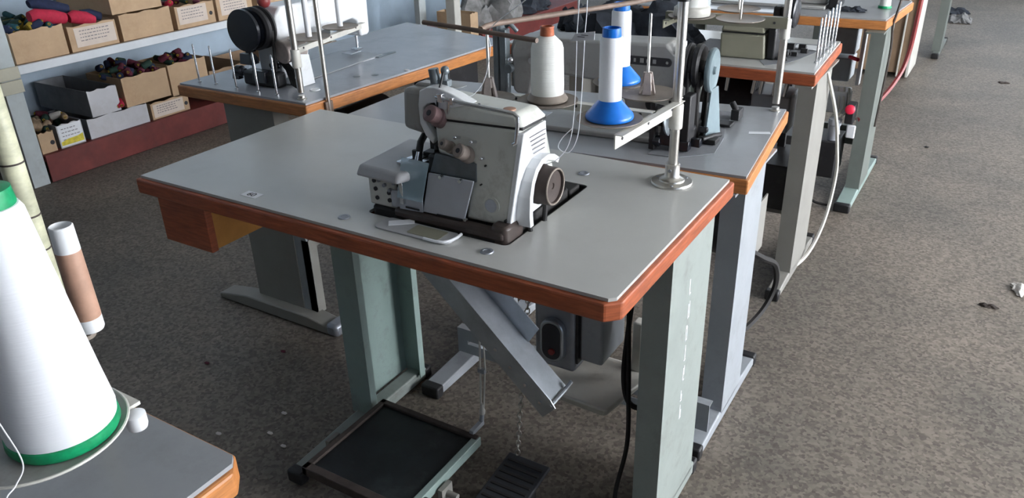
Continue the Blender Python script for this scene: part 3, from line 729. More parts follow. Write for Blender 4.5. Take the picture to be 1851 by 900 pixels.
obj('wire', mb, 'strap', rd, world=True); obj('hook', MB().lathe((.634, .347, .118), [(.007, 0), (.008, .008), (.005, .02), (.004, .03)], n=14), 'strap', rd, world=True)
obj('wire_clip', MB().box(.622, .642, .352, .362, .235, .247), 'legg', rd, world=True, bevel=.001)

pd = thing('foot_pedal', 'small ribbed foot pedal with chain on the floor right of the large treadle', 'pedal', (.79, .2, 0))
mb = MB().loft([(.735, .075, .030), (.848, .075, .030), (.848, .310, .058), (.735, .310, .058)], [(.735, .075, .040), (.848, .075, .040), (.848, .310, .068), (.735, .310, .068)])
obj('pedal_plate', mb, 'pedal', pd, world=True, bevel=.003)
mb = MB()
for k in range(11): y = .090 + k * .0195; z = .0405 + (y - .075) * .119; mb.box(.745, .838, y, y + .006, z - .001, z + .003)
obj('tread_ribs', mb, 'rubber', pd, world=True)
obj('pedal_foot', MB().box(.745, .838, .12, .26, 0.0, .036), 'black', pd, world=True, bevel=.003)
# chain: individual links as one part
cn = MB()
p0, p1 = Vector((.762, .302, .075)), Vector((.800, .335, .715)); n = 46
for k in range(n):
    c_ = p0.lerp(p1, (k + .5) / n); L = (p1 - p0).length / n * .62; ang = (k % 2) * PI / 2 + .4
    u_ = Vector((math.cos(ang), math.sin(ang), 0)); zv = (p1 - p0).normalized()
    cn.tube([c_ + u_ * (.0050 * math.cos(a)) + zv * (L * math.sin(a)) for a in [2 * PI * j / 10 for j in range(10)]], .0018, n=5, closed=True)
tag(obj('pedal_chain', cn, 'pole'), 'thin twisted metal chain rising from the small pedal to the pale table', 'chain')

# cables under the main table
thread('black cable hanging in a loop behind the motor under the pale table, long end', [(.99, .40, .70), (1.00, .38, .50), (1.015, .36, .33), (1.03, .33, .20), (1.02, .30, .08), (1.03, .28, .012)], .0055, 'rubber', 'power_cable')
thread('black cable looping from the motor to the right leg of the pale table', [(.985, .46, .62), (.985, .42, .45), (.99, .39, .33), (1.01, .38, .27), (1.05, .38, .27), (1.075, .385, .30)], .0065, 'rubber', 'power_cable')

# ---------------------------------------------------------------- generic lockstitch machine
def lockstitch(label, loc, rotz, m_, arm_z=.175, wheel_r=.062, group=None, name='sewing_machine', L=.5, wheel_m='black', face='enamw', badge=True, bed=None):
    t = thing(name, label, 'sewing machine', loc, rotz, group)
    h = L / 2
    obj('bed', MB().box(-h, h - .02, -.088, .088, .0004, .004 if bed else .014), bed or m_, t, bevel=.001 if bed else .004)
    obj('needle_plate', MB().box(-h + .03, -h + .085, -.02, .02, .0142, .0155), 'steelp', t)
    # arm as one profile: column + arm + head, extruded over y
    prof = [(h - .135, .0145), (h - .025, .0145), (h - .020, .06), (h - .025, arm_z + .035), (h - .05, arm_z + .060), (-h + .055, arm_z + .052), (-h + .010, arm_z + .045), (-h, arm_z + .02), (-h + .002, arm_z - .085),
            (-h + .012, arm_z - .095), (-h + .050, arm_z - .095), (-h + .062, arm_z - .04), (-h + .085, arm_z - .030), (h - .19, arm_z - .045), (h - .150, arm_z - .08)]
    arm = obj('arm', MB().prism(prof, -.045, .045, 'XZ'), m_, t, bevel=.014, seg=3)
    obj('face_plate', MB().prism([(-.036, arm_z - .08), (.036, arm_z - .08), (.036, arm_z + .02), (.020, arm_z + .038), (-.020, arm_z + .038), (-.036, arm_z + .02)], -h - .006, -h - .0005, 'YZ'), face, t, bevel=.002)
    mb = MB()
    for (y, z) in ((-.02, arm_z), (.015, arm_z - .05), (.02, arm_z + .01)): mb.cyl((-h - .005, y, z), (-h - .009, y, z), .005, n=12)
    obj('face_screw', mb, 'inkd', t)
    mb = MB(); mb.cyl((-h + .02, 0, .03), (-h + .02, 0, arm_z - .09), .004, n=10); mb.cyl((-h + .036, .01, .028), (-h + .036, .01, arm_z - .09), .0045, n=10); mb.box(-h + .012, -h + .045, -.012, .016, .018, .024)
    obj('needle_and_presser_bar', mb, 'chrome', t)
    w = obj('handwheel', MB().lathe((h - .018, 0, arm_z + .005), [(.02, 0), (wheel_r * .8, .004), (wheel_r, .010), (wheel_r, .016), (wheel_r * .86, .020), (wheel_r * .86, .026), (wheel_r, .030), (wheel_r, .040), (wheel_r * .9, .046), (wheel_r * .5, .040), (.012, .040)], ax=(1, 0, 0), n=40), wheel_m, t)
    obj('wheel_hub', MB().lathe((h + .021, 0, arm_z + .005), [(.016, 0), (.014, .012), (.004, .013)], ax=(1, 0, 0), n=20), 'black', w)
    mb = MB(); 
    for s in (-1, 1): mb.tube([(h + .004, s * wheel_r * .86, arm_z), (h + .004, s * wheel_r * .75, .06), (h + .004, s * wheel_r * .6, .002)], .0045, n=8)
    obj('drive_belt', mb, 'rubber', t)
    obj('belt_cover', MB().box(h - .012, h + .03, -.07, .07, .001, .045), 'black', t, bevel=.008)
    obj('tension_disc', MB().lathe((-h + .07, -.045, arm_z + .0), [(.012, 0), (.012, .006), (.006, .008), (.006, .018), (.009, .020), (.009, .028)], ax=(0, -1, 0), n=20), 'chrome', t)
    obj('arm_panel', MB().prism(rrect(-h + .12, h - .16, arm_z - .022, arm_z + .040, .01), .0452, .0475, 'XZ'), face, t, bevel=.001)
    obj('stitch_dial', MB().lathe((h - .07, -.045, .09), [(.022, 0), (.022, .010), (.018, .013), (.005, .013)], ax=(0, -1, 0), n=28), 'black', t)
    if badge:
        b = obj('name_badge', MB().prism(rrect(h - .185, h - .035, arm_z + .008, arm_z + .028, .0095), -.0475, -.0452, 'XZ'), 'inkd', t, bevel=.0005)
        mb = MB(); mb.box(h - .152, h - .150, -.0485, -.0476, arm_z + .011, arm_z + .025)
        for k, w_ in enumerate((.007, .005, .009, .006, .008)):
            x = h - .143 + k * .0155; mb.box(x, x + w_, -.0485, -.0476, arm_z + .0135 + (k % 2) * .001, arm_z + .022 + (k % 3) * .001)
        obj('badge_lettering', mb, 'enamg', b)
        mb = MB()
        for x in (h - .173, h - .046): mb.cyl((x, -.0474, arm_z + .018), (x, -.0492, arm_z + .018), .0035, n=12)
        obj('badge_screw', mb, 'chrome', b)
    return t

# second table: long grey machine with double pulley
a2 = math.atan2(1.190 - .655 - 0, 0) # unused
rot2 = R(4.5)
m2 = lockstitch('long grey sewing machine with dark name badge and two big pulleys, on the grey table', (.7075, .835, Z2), rot2, 'enamg', arm_z=.170, wheel_r=.052, L=.455, wheel_m='black', face='enamg')
sx = .965
ax2 = Vector((math.cos(rot2), math.sin(rot2), 0))
P2 = Vector((.7075, .835, Z2)) + ax2 * .268 + Vector((0, 0, .168))
pl = obj('outer_pulley', MB().lathe(P2, [(.02, 0), (.050, .002), (.052, .006), (.052, .011), (.049, .015), (.030, .010), (.010, .012), (.008, .018)], ax=ax2, n=44), 'tealp', m2, world=True, label='blue grey steel outer pulley')
mb = MB(); q = P2 - Vector((0, 0, .168)); mb.tube([P2 + Vector((-.012, -.035, 0)), q + Vector((-.012, -.030, .06)), q + Vector((-.012, -.02, .002))], .007, n=8); mb.tube([P2 + Vector((-.012, .035, 0)), q + Vector((-.012, .030, .06)), q + Vector((-.012, .02, .002))], .007, n=8)
obj('pulley_belt', mb, 'rubber', m2, world=True)
obj('belt_guard_plate', MB().loft([(q.x + .012, q.y - .035, Z2 + .002), (q.x + .016, q.y - .035, Z2 + .002), (q.x + .026, q.y + .05, Z2 + .002), (q.x + .022, q.y + .05, Z2 + .002)],
    [(q.x + .010, q.y - .008, Z2 + .125), (q.x + .014, q.y - .008, Z2 + .125), (q.x + .018, q.y + .03, Z2 + .125), (q.x + .014, q.y + .03, Z2 + .125)]), 'tealp', m2, world=True, smooth=False)
ec = obj('end_cover', MB().prism([(-.05, .10), (-.045, .215), (-.030, .232), (-.018, .236), (-.016, .226), (-.034, .215), (-.038, .10)], .2065, .217, 'YZ'), 'enamw', m2, label='white curved cover rim beside the pulleys')
def gears(name, spots, m_, parent, seed):
    random.seed(seed)
    for (x, y, z, s) in spots:
        mb = MB(); nm = name
        if random.random() < .5: mb.lathe((x - s, y, z), [(s * .3, 0), (s * .3, s * .5), (s * .75, s * .6), (s * .75, s * 1.5), (s * .4, s * 1.6), (s * .4, s * 2.2)], ax=(1, .15, 0), n=16)
        else: mb.prism([(y - s * .7, z - s * .6), (y + s * .7, z - s * .6), (y + s * .7, z + s * .1), (y + s * .2, z + s * .7), (y - s * .5, z + s * .7)], x - s, x + s, 'YZ')
        obj(nm, mb, m_, parent, world=True, bevel=.0015)
gears('gear_part', [(.935, .735, .765, .022), (.965, .740, .752, .017), (.905, .730, .805, .015), (.925, .745, .850, .016), (.950, .755, .80, .022), (.985, .765, .755, .015), (.905, .725, .758, .018), (.955, .76, .845, .015), (1.0, .775, .785, .010), (.935, .715, .790, .014)], 'blackg', m2, 5)
obj('gear_wheel', MB().lathe((.930, .712, .815), [(.010, 0), (.034, .003), (.035, .007), (.030, .010), (.01, .009)], ax=(1, .1, .15), n=32), 'blues', m2, world=True)
obj('gear_bracket', MB().box(.890, .904, .715, .74, Z2 + .004, .885), 'black', m2, world=True, bevel=.002)
obj('gear_bracket', MB().box(.958, .978, .735, .775, Z2 + .003, .870), 'black', m2, world=True, bevel=.003)
mb = MB().box(.985, 1.02, .81, .845, Z2 + .003, .750); mb.tube([(.99, .80, .752), (1.005, .84, .752), (1.01, .88, .744)], .006, n=8)
obj('guide_block', mb, 'black', m2, world=True, bevel=.002)
mb = MB().box(.990, 1.012, 1.02, 1.06, Z2 + .003, .765); mb.cyl((1.0, 1.035, .76), (.985, 1.04, .780), .008, n=12)
obj('guide_block', mb, 'black', m2, world=True, bevel=.002)
obj('guide_block', MB().box(.972, 1.010, .955, .995, Z2 + .003, .745), 'black', m2, world=True, bevel=.002)
mb = MB(); mb.box(.440, .454, .755, .80, .80, .985); mb.box(.462, .480, .752, .775, .79, .975); mb.tube([(.47, .775, .98), (.49, .76, .99), (.505, .77, .97)], .006, n=8); mb.cyl((.49, .758, .88), (.49, .745, .88), .012, n=16); mb.tube([(.48, .76, .90), (.485, .75, .83), (.47, .76, .80)], .004, n=8)
obj('head_attachment', mb, 'blues', m2, world=True, bevel=.002, label='dark grey tape folder attachment on the head')
obj('attachment_knob', MB().sphere((.502, .74, .905), .008), 'chrome', m2, world=True)
# white paper scraps / label on table 2
tag(obj('paper_scrap', MB().prism([(1.062, .940), (1.110, .962), (1.104, .976), (1.058, .956)], Z2 + .0004, Z2 + .0012, 'XY'), 'paperw', smooth=False), 'torn white paper label near the right edge of the grey tabletop', 'paper')

# second table's thread stand
thread_stand('nickel thread stand with wide beige bar on the back right corner of the grey table', 1.067, 1.165, Z2, 1.62, .980,
    [((1.074, 1.150), (.760, 1.120), .028), ((.80, 1.00), (.80, 1.16), .02)],
    [(.850, 1.070, .060, .06, False), (.975, 1.075, .060, .12, False), (.93, 1.21, .056, .10, False)], base_r=.014, sm='enamb')
cone_thing('thread_cone', 'pale thread cone base on the beige bar stand, cut by the top of the photo', .850, 1.070, .985, [
    ('base_flange', [(.046, 0), (.047, .004), (.046, .020), (.040, .024)], 'strap'), ('thread', [(.034, .02), (.038, .024), (.030, .17), (.02, .173)], 'threadc')])

# motor parts under the second table, visible in the gap
g2 = thing('clutch_motor', 'dark motor hanging under the grey second table, seen in the gap beside its leg', 'motor', (.98, 1.0, .7))
obj('motor_drum', MB().cyl((.90, 1.02, .46), (1.08, 1.02, .46), .095, n=28), 'black', g2, world=True, bevel=.006)
obj('mount_bracket', MB().box(.96, 1.0, .99, 1.05, .54, .694), 'alu', g2, world=True)
obj('splash_plate', MB().box(1.085, 1.089, 1.01, 1.11, .36, .52), 'legd', g2, world=True)
thread('thick black cable looping out beside the leg of the grey second table', [(1.06, 1.0, .40), (1.11, 1.04, .36), (1.125, 1.15, .29), (1.12, 1.21, .19), (1.10, 1.16, .12), (1.07, 1.02, .11), (1.03, .98, .14)], .009, 'rubber', 'power_cable')

# ---------------------------------------------------------------- third table things
Zt = Z3
def pins(label, spots, z, h, parent_label, m_='chrome', lean=(0, 0)):
    for k, (x, y) in enumerate(spots):
        t = tag(obj('spool_pin', MB().lathe((0, 0, 0), [(.006, 0), (.006, .004), (.0032, .006), (.0030, h), (.0012, h + .003)], n=12), m_), label % ('first', 'second', 'third', 'fourth', 'fifth', 'sixth')[k], 'spool pin', parent_label)
        t.location = (x, y, z + .0003); t.rotation_euler = (lean[0], lean[1], 0)
pins('bright upright spool pin, %s from the front along the right edge of the cream table', [(1.064, 1.640), (1.062, 1.700), (1.060, 1.765), (1.058, 1.830), (1.057, 1.895), (1.056, 1.955)], Zt, .135, 'spool pins on the cream third table')
m3 = thing('overlock_machine', 'beige boxy sewing machine with black end on the cream third table', 'sewing machine', (.79, 1.75, Zt))
def o3(name, mb, m_, **k): k.setdefault('bevel', .006); return obj(name, mb, m_, m3, world=True, **k)
o3('body', MB().loft([(.770, 1.595, Zt + .001), (.912, 1.610, Zt + .001), (.905, 1.80, Zt + .001), (.765, 1.79, Zt + .001)], [(.766, 1.60, .838), (.905, 1.612, .838), (.898, 1.79, .838), (.765, 1.78, .838)]), 'enamb')
o3('top_cover', MB().loft([(.766, 1.600, .842), (.905, 1.612, .842), (.898, 1.79, .842), (.765, 1.78, .842)], [(.772, 1.61, .872), (.898, 1.62, .860), (.892, 1.78, .860), (.772, 1.77, .872)]), 'enamb')
o3('cover_gasket', MB().box(.768, .903, 1.608, 1.786, .8382, .8418), 'black', bevel=0)
o3('end_casting', MB().box(.914, .940, 1.615, 1.78, Zt + .001, .868), 'black')
hw3 = o3('handwheel', MB().lathe((.958, 1.66, .905), [(.02, 0), (.045, .004), (.047, .010), (.047, .024), (.04, .028), (.02, .027)], ax=(1, 0, 0), n=36), 'blackg', bevel=0)
o3('shaft', MB().cyl((.92, 1.66, .905), (.959, 1.66, .905), .014, n=16), 'black', bevel=0)
o3('shaft_bearing', MB().box(.915, .938, 1.64, 1.69, .868, .922), 'black')
o3('lower_base', MB().box(.660, .955, 1.625, 1.82, Zt + .0005, Zt + .010), 'black', bevel=.004)
gears('gear_part', [(.965, 1.66, .775, .013), (.96, 1.73, .785, .015), (.985, 1.69, .770, .010), (.972, 1.61, .768, .009), (1.0, 1.76, .768, .011), (.985, 1.80, .772, .012)], 'black', m3, 11)
o3('white_plate', MB().box(.955, 1.035, 1.80, 1.86, Zt + .003, Zt + .007), 'enamw', bevel=.001)
tag(obj('cutout_plate', MB().prism([(.93, 1.545), (.985, 1.60), (1.01, 1.68), (1.03, 1.78), (1.03, 1.90), (.92, 1.90), (.90, 1.6)], Zt + .0003, Zt + .001, 'XY'), 'greybox', smooth=False), 'dark curved bed plate right of the beige machine on the cream table', 'plate')
# dark cloth heaps
def heap(name, label, cx, cy, z, rx, ry, rz, m_, seed, n=7, cat='cloth', kind=None):
    random.seed(seed); b = bmesh.new(); bmesh.ops.create_icosphere(b, subdivisions=4, radius=1)
    ph = [random.uniform(0, 6.28) for _ in range(8)]
    for v in b.verts:
        p = v.co.copy()
        k = 1 + .16 * math.sin(5 * p.x + ph[0] + 2 * p.y) + .12 * math.sin(9 * p.y + ph[1]) + .08 * math.sin(15 * p.x + 6 * p.z + ph[2]) + .06 * math.sin(21 * p.y - 9 * p.x + ph[3])
        zz = max(0, p.z) ** .8 if p.z > 0 else 0
        v.co = Vector((p.x * rx * k, p.y * ry * k, max(.001, zz * rz * (1 + .3 * math.sin(7 * p.x + ph[4]) + .18 * math.sin(13 * p.y + ph[5]) + .1 * math.sin(19 * p.x + 11 * p.y)))))
    mb = MB(); mb.bm.free(); mb.bm = b
    o = obj(name, mb, m_); o.location = (cx, cy, z)
    o.data.polygons.foreach_set('use_smooth', [True] * len(o.data.polygons))
    return tag(o, label, cat, kind=kind)
heap('cloth_pile', 'heap of dark blue cloth lying on the cream table left of the beige machine', .45, 1.74, Zt + .001, .215, .15, .115, 'cloth', 2)
heap('cloth_pile', 'dark grey cloth bundle at the left end of the cream table', .12, 1.87, Zt + .001, .085, .10, .060, 'cloth', 9)
# items under the third table: spare black box, bright fittings
g3 = thing('clutch_motor', 'dark motor with grey terminal box under the cream third table', 'motor', (.80, 1.78, .7))
obj('motor_drum', MB().cyl((.68, 1.80, .56), (.86, 1.80, .56), .10, n=28), 'black', g3, world=True, bevel=.006)
obj('terminal_box', MB().box(.86, .99, 1.70, 1.85, .50, .625), 'legg', g3, world=True, bevel=.006)
obj('mount_bracket', MB().box(.70, .95, 1.77, 1.82, .655, .719), 'black', g3, world=True)
for x in (.77, .86, .885, .93, .965): obj('cable_gland', MB().cyl((x, 1.71, .6255), (x + .012, 1.69, .690), .008, n=10), 'chrome', g3, world=True)
obj('lower_tray', MB().box(.84, 1.02, 1.66, 1.90, .24, .40), 'black', g3, world=True, bevel=.004)
obj('tray_hanger', MB().box(.93, .955, 1.86, 1.88, .40, .719), 'black', g3, world=True)
thread('long white cable hanging from the cream table in a curve to the floor', [(1.085, 1.74, .715), (1.112, 1.85, .55), (1.12, 1.93, .42), (1.125, 1.99, .28), (1.12, 1.93, .12), (1.10, 1.80, .03), (1.06, 1.66, .008)], .0065, 'strap', 'power_cable')
thread('black cable drooping under the fourth table near the floor', [(.98, 2.35, .36), (.93, 2.36, .28), (.915, 2.36, .18), (.94, 2.36, .07), (1.0, 2.34, .02), (1.06, 2.34, .012)], .006, 'rubber', 'power_cable')

# ---------------------------------------------------------------- fourth table things
g4 = thing('clutch_motor', 'grey motor and control boxes stacked under the fourth table', 'motor', (1.0, 2.75, .7))
def o4(name, mb, m_, **k): k.setdefault('bevel', .005); return obj(name, mb, m_, g4, world=True, **k)
o4('upper_box', MB().box(.88, 1.010, 2.74, 2.86, .555, .665), 'legg')
o4('lower_box', MB().box(.87, 1.005, 2.72, 2.86, .440, .540), 'legg')
o4('front_cover', MB().box(.94, 1.03, 2.60, 2.70, .330, .425), 'enamw')
o4('cover_grille', MB().box(1.032, 1.036, 2.61, 2.69, .34, .415), 'legd')
o4('side_rail', MB().loft([(1.035, 2.72, .43), (1.050, 2.72, .43), (1.050, 2.76, .43), (1.035, 2.76, .43)], [(1.035, 2.72, .68), (1.050, 2.72, .68), (1.050, 2.76, .68), (1.035, 2.76, .68)]), 'enamw', bevel=.001)
o4('hanger', MB().box(.90, .99, 2.76, 2.83, .664, .719), 'black')
o4('red_connector', MB().cyl((1.0, 2.70, .553), (1.04, 2.66, .553), .008, n=12), 'red', bevel=0)
o4('valve_knob', MB().lathe((1.075, 2.42, .405), [(.018, 0), (.020, .006), (.019, .022), (.012, .026)], ax=(.2, -1, .3), n=20), 'red', bevel=0, label='round red valve knob')
o4('valve_body', MB().box(1.058, 1.092, 2.43, 2.50, .34, .42), 'black')
o4('valve_label', MB().box(1.075, 1.110, 2.405, 2.415, .29, .345), 'paperw')
o4('filter_bowl', MB().lathe((1.02, 2.46, .25), [(.015, 0), (.022, .01), (.022, .07), (.026, .075), (.026, .10)], n=20), 'steelp', bevel=0)
o4('black_tray', MB().box(.80, 1.05, 2.42, 2.60, .10, .26), 'black')
mb = MB()
for k in range(3): mb.tube([(.99 + k * .02, 2.62, .44), (1.005 + k * .02, 2.58, .36), (.99 + k * .018, 2.5, .33), (1.0 + k * .02, 2.47, .28)], .005, n=8)
o4('hoses', mb, 'strap', bevel=0)
thread('dark red air hose hanging beside the fourth table and curving in to its leg', [(1.22, 2.96, 1.3), (1.21, 2.96, .75), (1.20, 2.96, .52), (1.175, 2.86, .42), (1.13, 2.65, .36), (1.10, 2.50, .345)], .010, 'redhose', 'air_hose')
thread('brown cable tied against the end of the fourth table', [(1.195, 2.63, 1.0), (1.168, 2.56, .77), (1.160, 2.57, .72), (1.165, 2.60, .60), (1.16, 2.58, .30)], .005, 'treadr', 'power_cable')
# what stands on the fourth table
m4 = lockstitch('grey sewing machine on the fourth table, mostly cut off by the top of the photo', (.66, 2.66, Zt), R(1), 'enamg', L=.5, wheel_m='blackg')
heap('cloth_pile', 'grey scraps and cables on the right part of the fourth tabletop', 1.00, 2.60, Zt + .001, .05, .035, .014, 'cloth', 15)
ct = thing('thread_cone', 'green and white thread cone standing at the right corner of the fourth table', 'thread cone', (1.10, 2.72, Zt + .0005))
obj('thread', MB().lathe((0, 0, 0), [(.022, 0), (.022, .01), (.014, .15), (.01, .152)]), 'threadc', ct); obj('base_flange', MB().lathe((0, 0, 0), [(.026, 0), (.026, .009), (.0225, .0095)]), 'green', ct)

# panel leaning behind the fourth table, beside the aisle
pn = thing('wooden_crate', 'upright tan wooden cabinet behind the fourth table beside the aisle', 'cabinet', (.95, 4.9, 0))
obj('body', MB().box(.72, 1.045, 4.72, 5.10, .03, .62), 'cardboardd', pn, world=True, bevel=.004)
obj('edge_strip', MB().box(1.046, 1.062, 4.70, 5.11, .01, .64), 'strap', pn, world=True, bevel=.002)
obj('corner_post', MB().box(.990, 1.000, 4.70, 4.7195, .01, .62), 'strap', pn, world=True, bevel=.002)
obj('caster', MB().cyl((1.0, 4.80, .02), (1.03, 4.80, .02), .02, n=16), 'black', pn, world=True)
obj('caster', MB().cyl((.75, 4.80, .02), (.78, 4.80, .02), .02, n=16), 'black', pn, world=True)

# far clutter near the top edge
heap('rag', 'pale rag lying on the floor far down the aisle', 1.20, 6.9, .001, .09, .12, .05, 'clothw', 31, cat='rag')
heap('rag', 'dark scrap heap on the floor beyond the farthest leg', 1.10, 7.3, .001, .11, .10, .04, 'cloth', 33, cat='rag')
heap('cloth_scrap', 'small white and red cloth scrap on the floor at the right edge of the photo', 1.775, 1.925, .001, .028, .045, .012, 'lint', 35)
heap('cloth_scrap', 'tiny dark thread clump on the floor near the right edge', 1.69, 1.75, .001, .028, .010, .008, 'treadr', 37)
heap('cloth_scrap', 'dark fluff on the floor far down the aisle at the right', 1.60, 4.85, .001, .03, .02, .006, 'treadr', 38)
heap('cloth_scrap', 'dark spot of fluff on the floor beside the green foot of the fourth table', 1.33, 3.34, .001, .012, .010, .004, 'black', 39)
random.seed(12)
for k, (x, y) in enumerate(((.10, .12), (.17, .10), (.07, .20), (-.32, .26), (-.02, .05), (-.16, .42))):
    tag(obj('lint_fluff', MB().sphere((0, 0, 0), .008, (1.4, .8, .3), 1), ('lint', 'lint', 'lint', 'wine', 'lint', 'wine')[k]),
        ('pale lint on the dark floor left of the treadle, nearest the treadle', 'pale lint tuft just right of its twin on the floor left of the treadle', 'faint pale lint on the floor near the left leg of the pale table', 'dark red speck on the floor below the drawer',
         'faint lint on the floor left of the long foot', 'dark red speck on the floor nearer the crosswise table foot')[k], 'lint', 'lint on the floor left of the treadle').location = (x, y, .003)

# ---------------------------------------------------------------- things on the left crosswise table
ZL = .76
m5 = lockstitch('white sewing machine with black twin pulley on the crosswise left table', (-.345, .915, ZL), R(-90 + 3), 'enamw', arm_z=.165, wheel_r=.062, L=.46, badge=False, bed='lamd')
gears('gear_part', [(-.42, .655, .80, .022), (-.37, .66, .84, .024), (-.33, .665, .79, .026), (-.40, .69, .86, .018), (-.30, .69, .82, .018), (-.35, .70, .88, .018), (-.44, .665, .78, .014)], 'blackg', m5, 21)
obj('inner_pulley', MB().lathe((-.345, .665, .930), [(.02, -.010), (.055, -.004), (.060, 0), (.060, .008), (.048, .012), (.048, .018), (.060, .024), (.060, .034), (.02, .036)], ax=(.05, -1, 0), n=40), 'blackg', m5, world=True)
mb = MB()
for s in range(4): mb.tube([(-.30 + s * .008, .70, .85), (-.26 + s * .010, .70, .81), (-.225 + s * .006, .68, .775), (-.20 + s * .005, .68, .765)], .004, n=8)
obj('cable_bundle', mb, 'rubber', m5, world=True)
obj('red_cap', MB().sphere((-.335, .72, 1.0), .020), 'redhose', m5, world=True)
obj('white_stand_plate', MB().prism([(.68, .762), (.76, .762), (.75, .85), (.70, .86)], -.215, -.211, 'YZ'), 'enamw', m5, world=True, smooth=False)
# thread stand of the left table
thread_stand('white tubed thread stand on the near corner of the crosswise left table', -.120, .612, ZL, 1.62, .905,
    [((-.125, .620), (-.20, .98), .020)], [(-.175, .725, .062, .0, False), (-.200, .885, .055, .0, False)], base_r=.014)
for (x, y, lab) in ((-.175, .725, 'cream tube standing on the nearer disc of the white tubed stand'), (-.200, .885, 'cream tube standing on the farther disc of the white tubed stand')):
    tag(obj('cone_tube', MB().lathe((0, 0, 0), [(.009, 0), (.0085, .15), (.006, .151)], n=20), 'enamw'), lab, 'tube', 'cream tubes on the left thread stand').location = (x, y, .9098)
obj('winder_drum', MB().cyl((-.262, .690, .862), (-.258, .765, .866), .034, n=28), 'conep', m5, world=True, bevel=.003)
p2 = thing('support_rod', 'thin grey rod clamped to the orange edge of the crosswise left table', 'rod', (-.062, .655, .71))
obj('rod', MB().lathe((-.062, .655, .705), [(.0065, 0), (.0065, .95)], n=14), 'pole', p2, world=True)
obj('clamp', MB().box(-.072, -.058, .640, .670, .712, .750), 'poled', p2, world=True, bevel=.002)
pins('slim upright spool pin, %s from the left along the near edge of the crosswise table', [(-.552, .609), (-.482, .613), (-.386, .609), (-.288, .605), (-.214, .607)], ZL, .115, 'spool pins on the crosswise left table')
tag(obj('steel_ruler', MB().box(-.006, .006, -.14, .12, 0, .001), 'paperw', smooth=False), 'thin white strip lying on the blue grey tabletop', 'strip')
o = bpy.data.objects['steel_ruler']; o.location = (-.268, .98, ZL + .0004); o.rotation_euler = (0, 0, R(-2)); o.scale = (.35, 1, 1)
tag(obj('slide_plate', MB().box(-.02, .02, -.045, .045, 0, .002), 'blues', smooth=False), 'narrow dark metal slide plate at the end of the white strip', 'plate').location = (-.262, 1.155, ZL + .0004)
bpy.data.objects['slide_plate'].scale = (.5, 1, 1)
tag(obj('hole_plug', MB().lathe((0, 0, 0), [(.016, 0), (.014, .003), (.004, .003)]), 'enamw'), 'white round plug in the blue grey tabletop beside the thread stand', 'plug').location = (-.155, .700, ZL + .0004)
for (x, y, lab) in ((-.15, .88, 'dark oil spot plug on the blue grey tabletop, nearer the machine'), (-.11, .92, 'dark plug in the blue grey tabletop near its orange edge')):
    tag(obj('hole_plug', MB().lathe((0, 0, 0), [(.012, 0), (.010, .0012), (.004, .001)]), 'blues'), lab, 'plug').location = (x, y, ZL + .0004)
tag(obj('lint_fluff', MB().sphere((0, 0, 0), .010, (1.3, .8, .25), 1), 'paperw'), 'white lint on the blue grey tabletop near its orange edge', 'lint').location = (-.055, 1.01, ZL + .002)
dbx = thing('control_box', 'black control box hung under the orange edge of the crosswise table', 'box', (-.12, 1.30, .70))
obj('case', MB().box(-.20, -.045, 1.22, 1.40, .63, .7195), 'black', dbx, world=True, bevel=.004)
obj('side_plate', MB().box(-.10, -.046, 1.16, 1.218, .60, .7195), 'legg', dbx, world=True, bevel=.002)
obj('drum', MB().cyl((-.16, .80, .62), (-.16, 1.0, .62), .055, n=24), 'black', dbx, world=True)

# ---------------------------------------------------------------- near left table: stand with big cone
NX, NY, NZ = .957, -.712, .948          # disc centre
ns = thing('thread_stand', 'near thread stand with a clear edged grey disc under the big white cone', 'thread stand', (.84, -.63, .76))
DX, DY = NX - .017, NY - .010
obj('spool_disc', MB().lathe((DX, DY, NZ - .003), [(.004, 0), (.061, 0), (.0660, .002), (.0660, .0035), (.061, .003), (.004, .002)], n=56), 'enamg', ns, world=True)
obj('disc_rim', MB().tube([(DX + .0660 * math.cos(a), DY + .0660 * math.sin(a), NZ + .0005) for a in [2 * PI * k / 56 for k in range(56)]], .0013, n=6, closed=True), 'strap', ns, world=True)
kx, ky = .972, -.663
obj('strap', MB().box(kx - .30, kx - .004, ky - .004, ky + .012, NZ - .008, NZ - .0045), 'strap', ns, world=True)
obj('strap_knob', MB().lathe((kx + .004, ky, NZ - .022), [(.008, 0), (.009, .003), (.009, .014), (.006, .016)], n=24), 'enamw', ns, world=True)
px_, py_ = .690, -.565
obj('pole', MB().lathe((px_, py_, .7605), [(.0120, 0), (.0120, .80)], n=24), 'ptape', ns, world=True, label='thick pole wrapped in yellowed tape')
for z in (.93, .99, 1.03, 1.09): obj('tape_band', MB().lathe((px_, py_, z), [(.0122, 0), (.0125, .001), (.0122, .002)], n=24), 'treadr', ns, world=True)
obj('base', MB().lathe((px_, py_, .7603), [(.024, 0), (.023, .004), (.014, .012), (.013, .03)], n=32), 'pole', ns, world=True)
nc = thing('thread_cone', 'big white thread cone with green plastic base in the near left foreground', 'thread cone', (NX, NY, NZ + .001))
obj('base_ring', MB().lathe((0, 0, 0), [(.0415, 0), (.0435, .004), (.0430, .010), (.040, .012)], n=56), 'green', nc)
obj('thread', MB().lathe((0, 0, 0), [(.0375, .009), (.0418, .011), (.0425, .018), (.0385, .05), (.0335, .095), (.0275, .15), (.0225, .197), (.020, .202), (.016, .203)], n=56), 'thread', nc)
obj('top_ring', MB().lathe((0, 0, 0), [(.0185, .200), (.0190, .204), (.0180, .215), (.014, .216)], n=40), 'green', nc)
cx_, cy_ = .787, -.5835
bc = thing('thread_cone', 'brown thread cone with white cardboard ends behind the big white cone', 'thread cone', (cx_, cy_, .926))
obj('thread', MB().lathe((0, 0, 0), [(.0128, .014), (.0132, .018), (.0120, .092), (.0115, .094)], n=40), 'brownpap', bc)
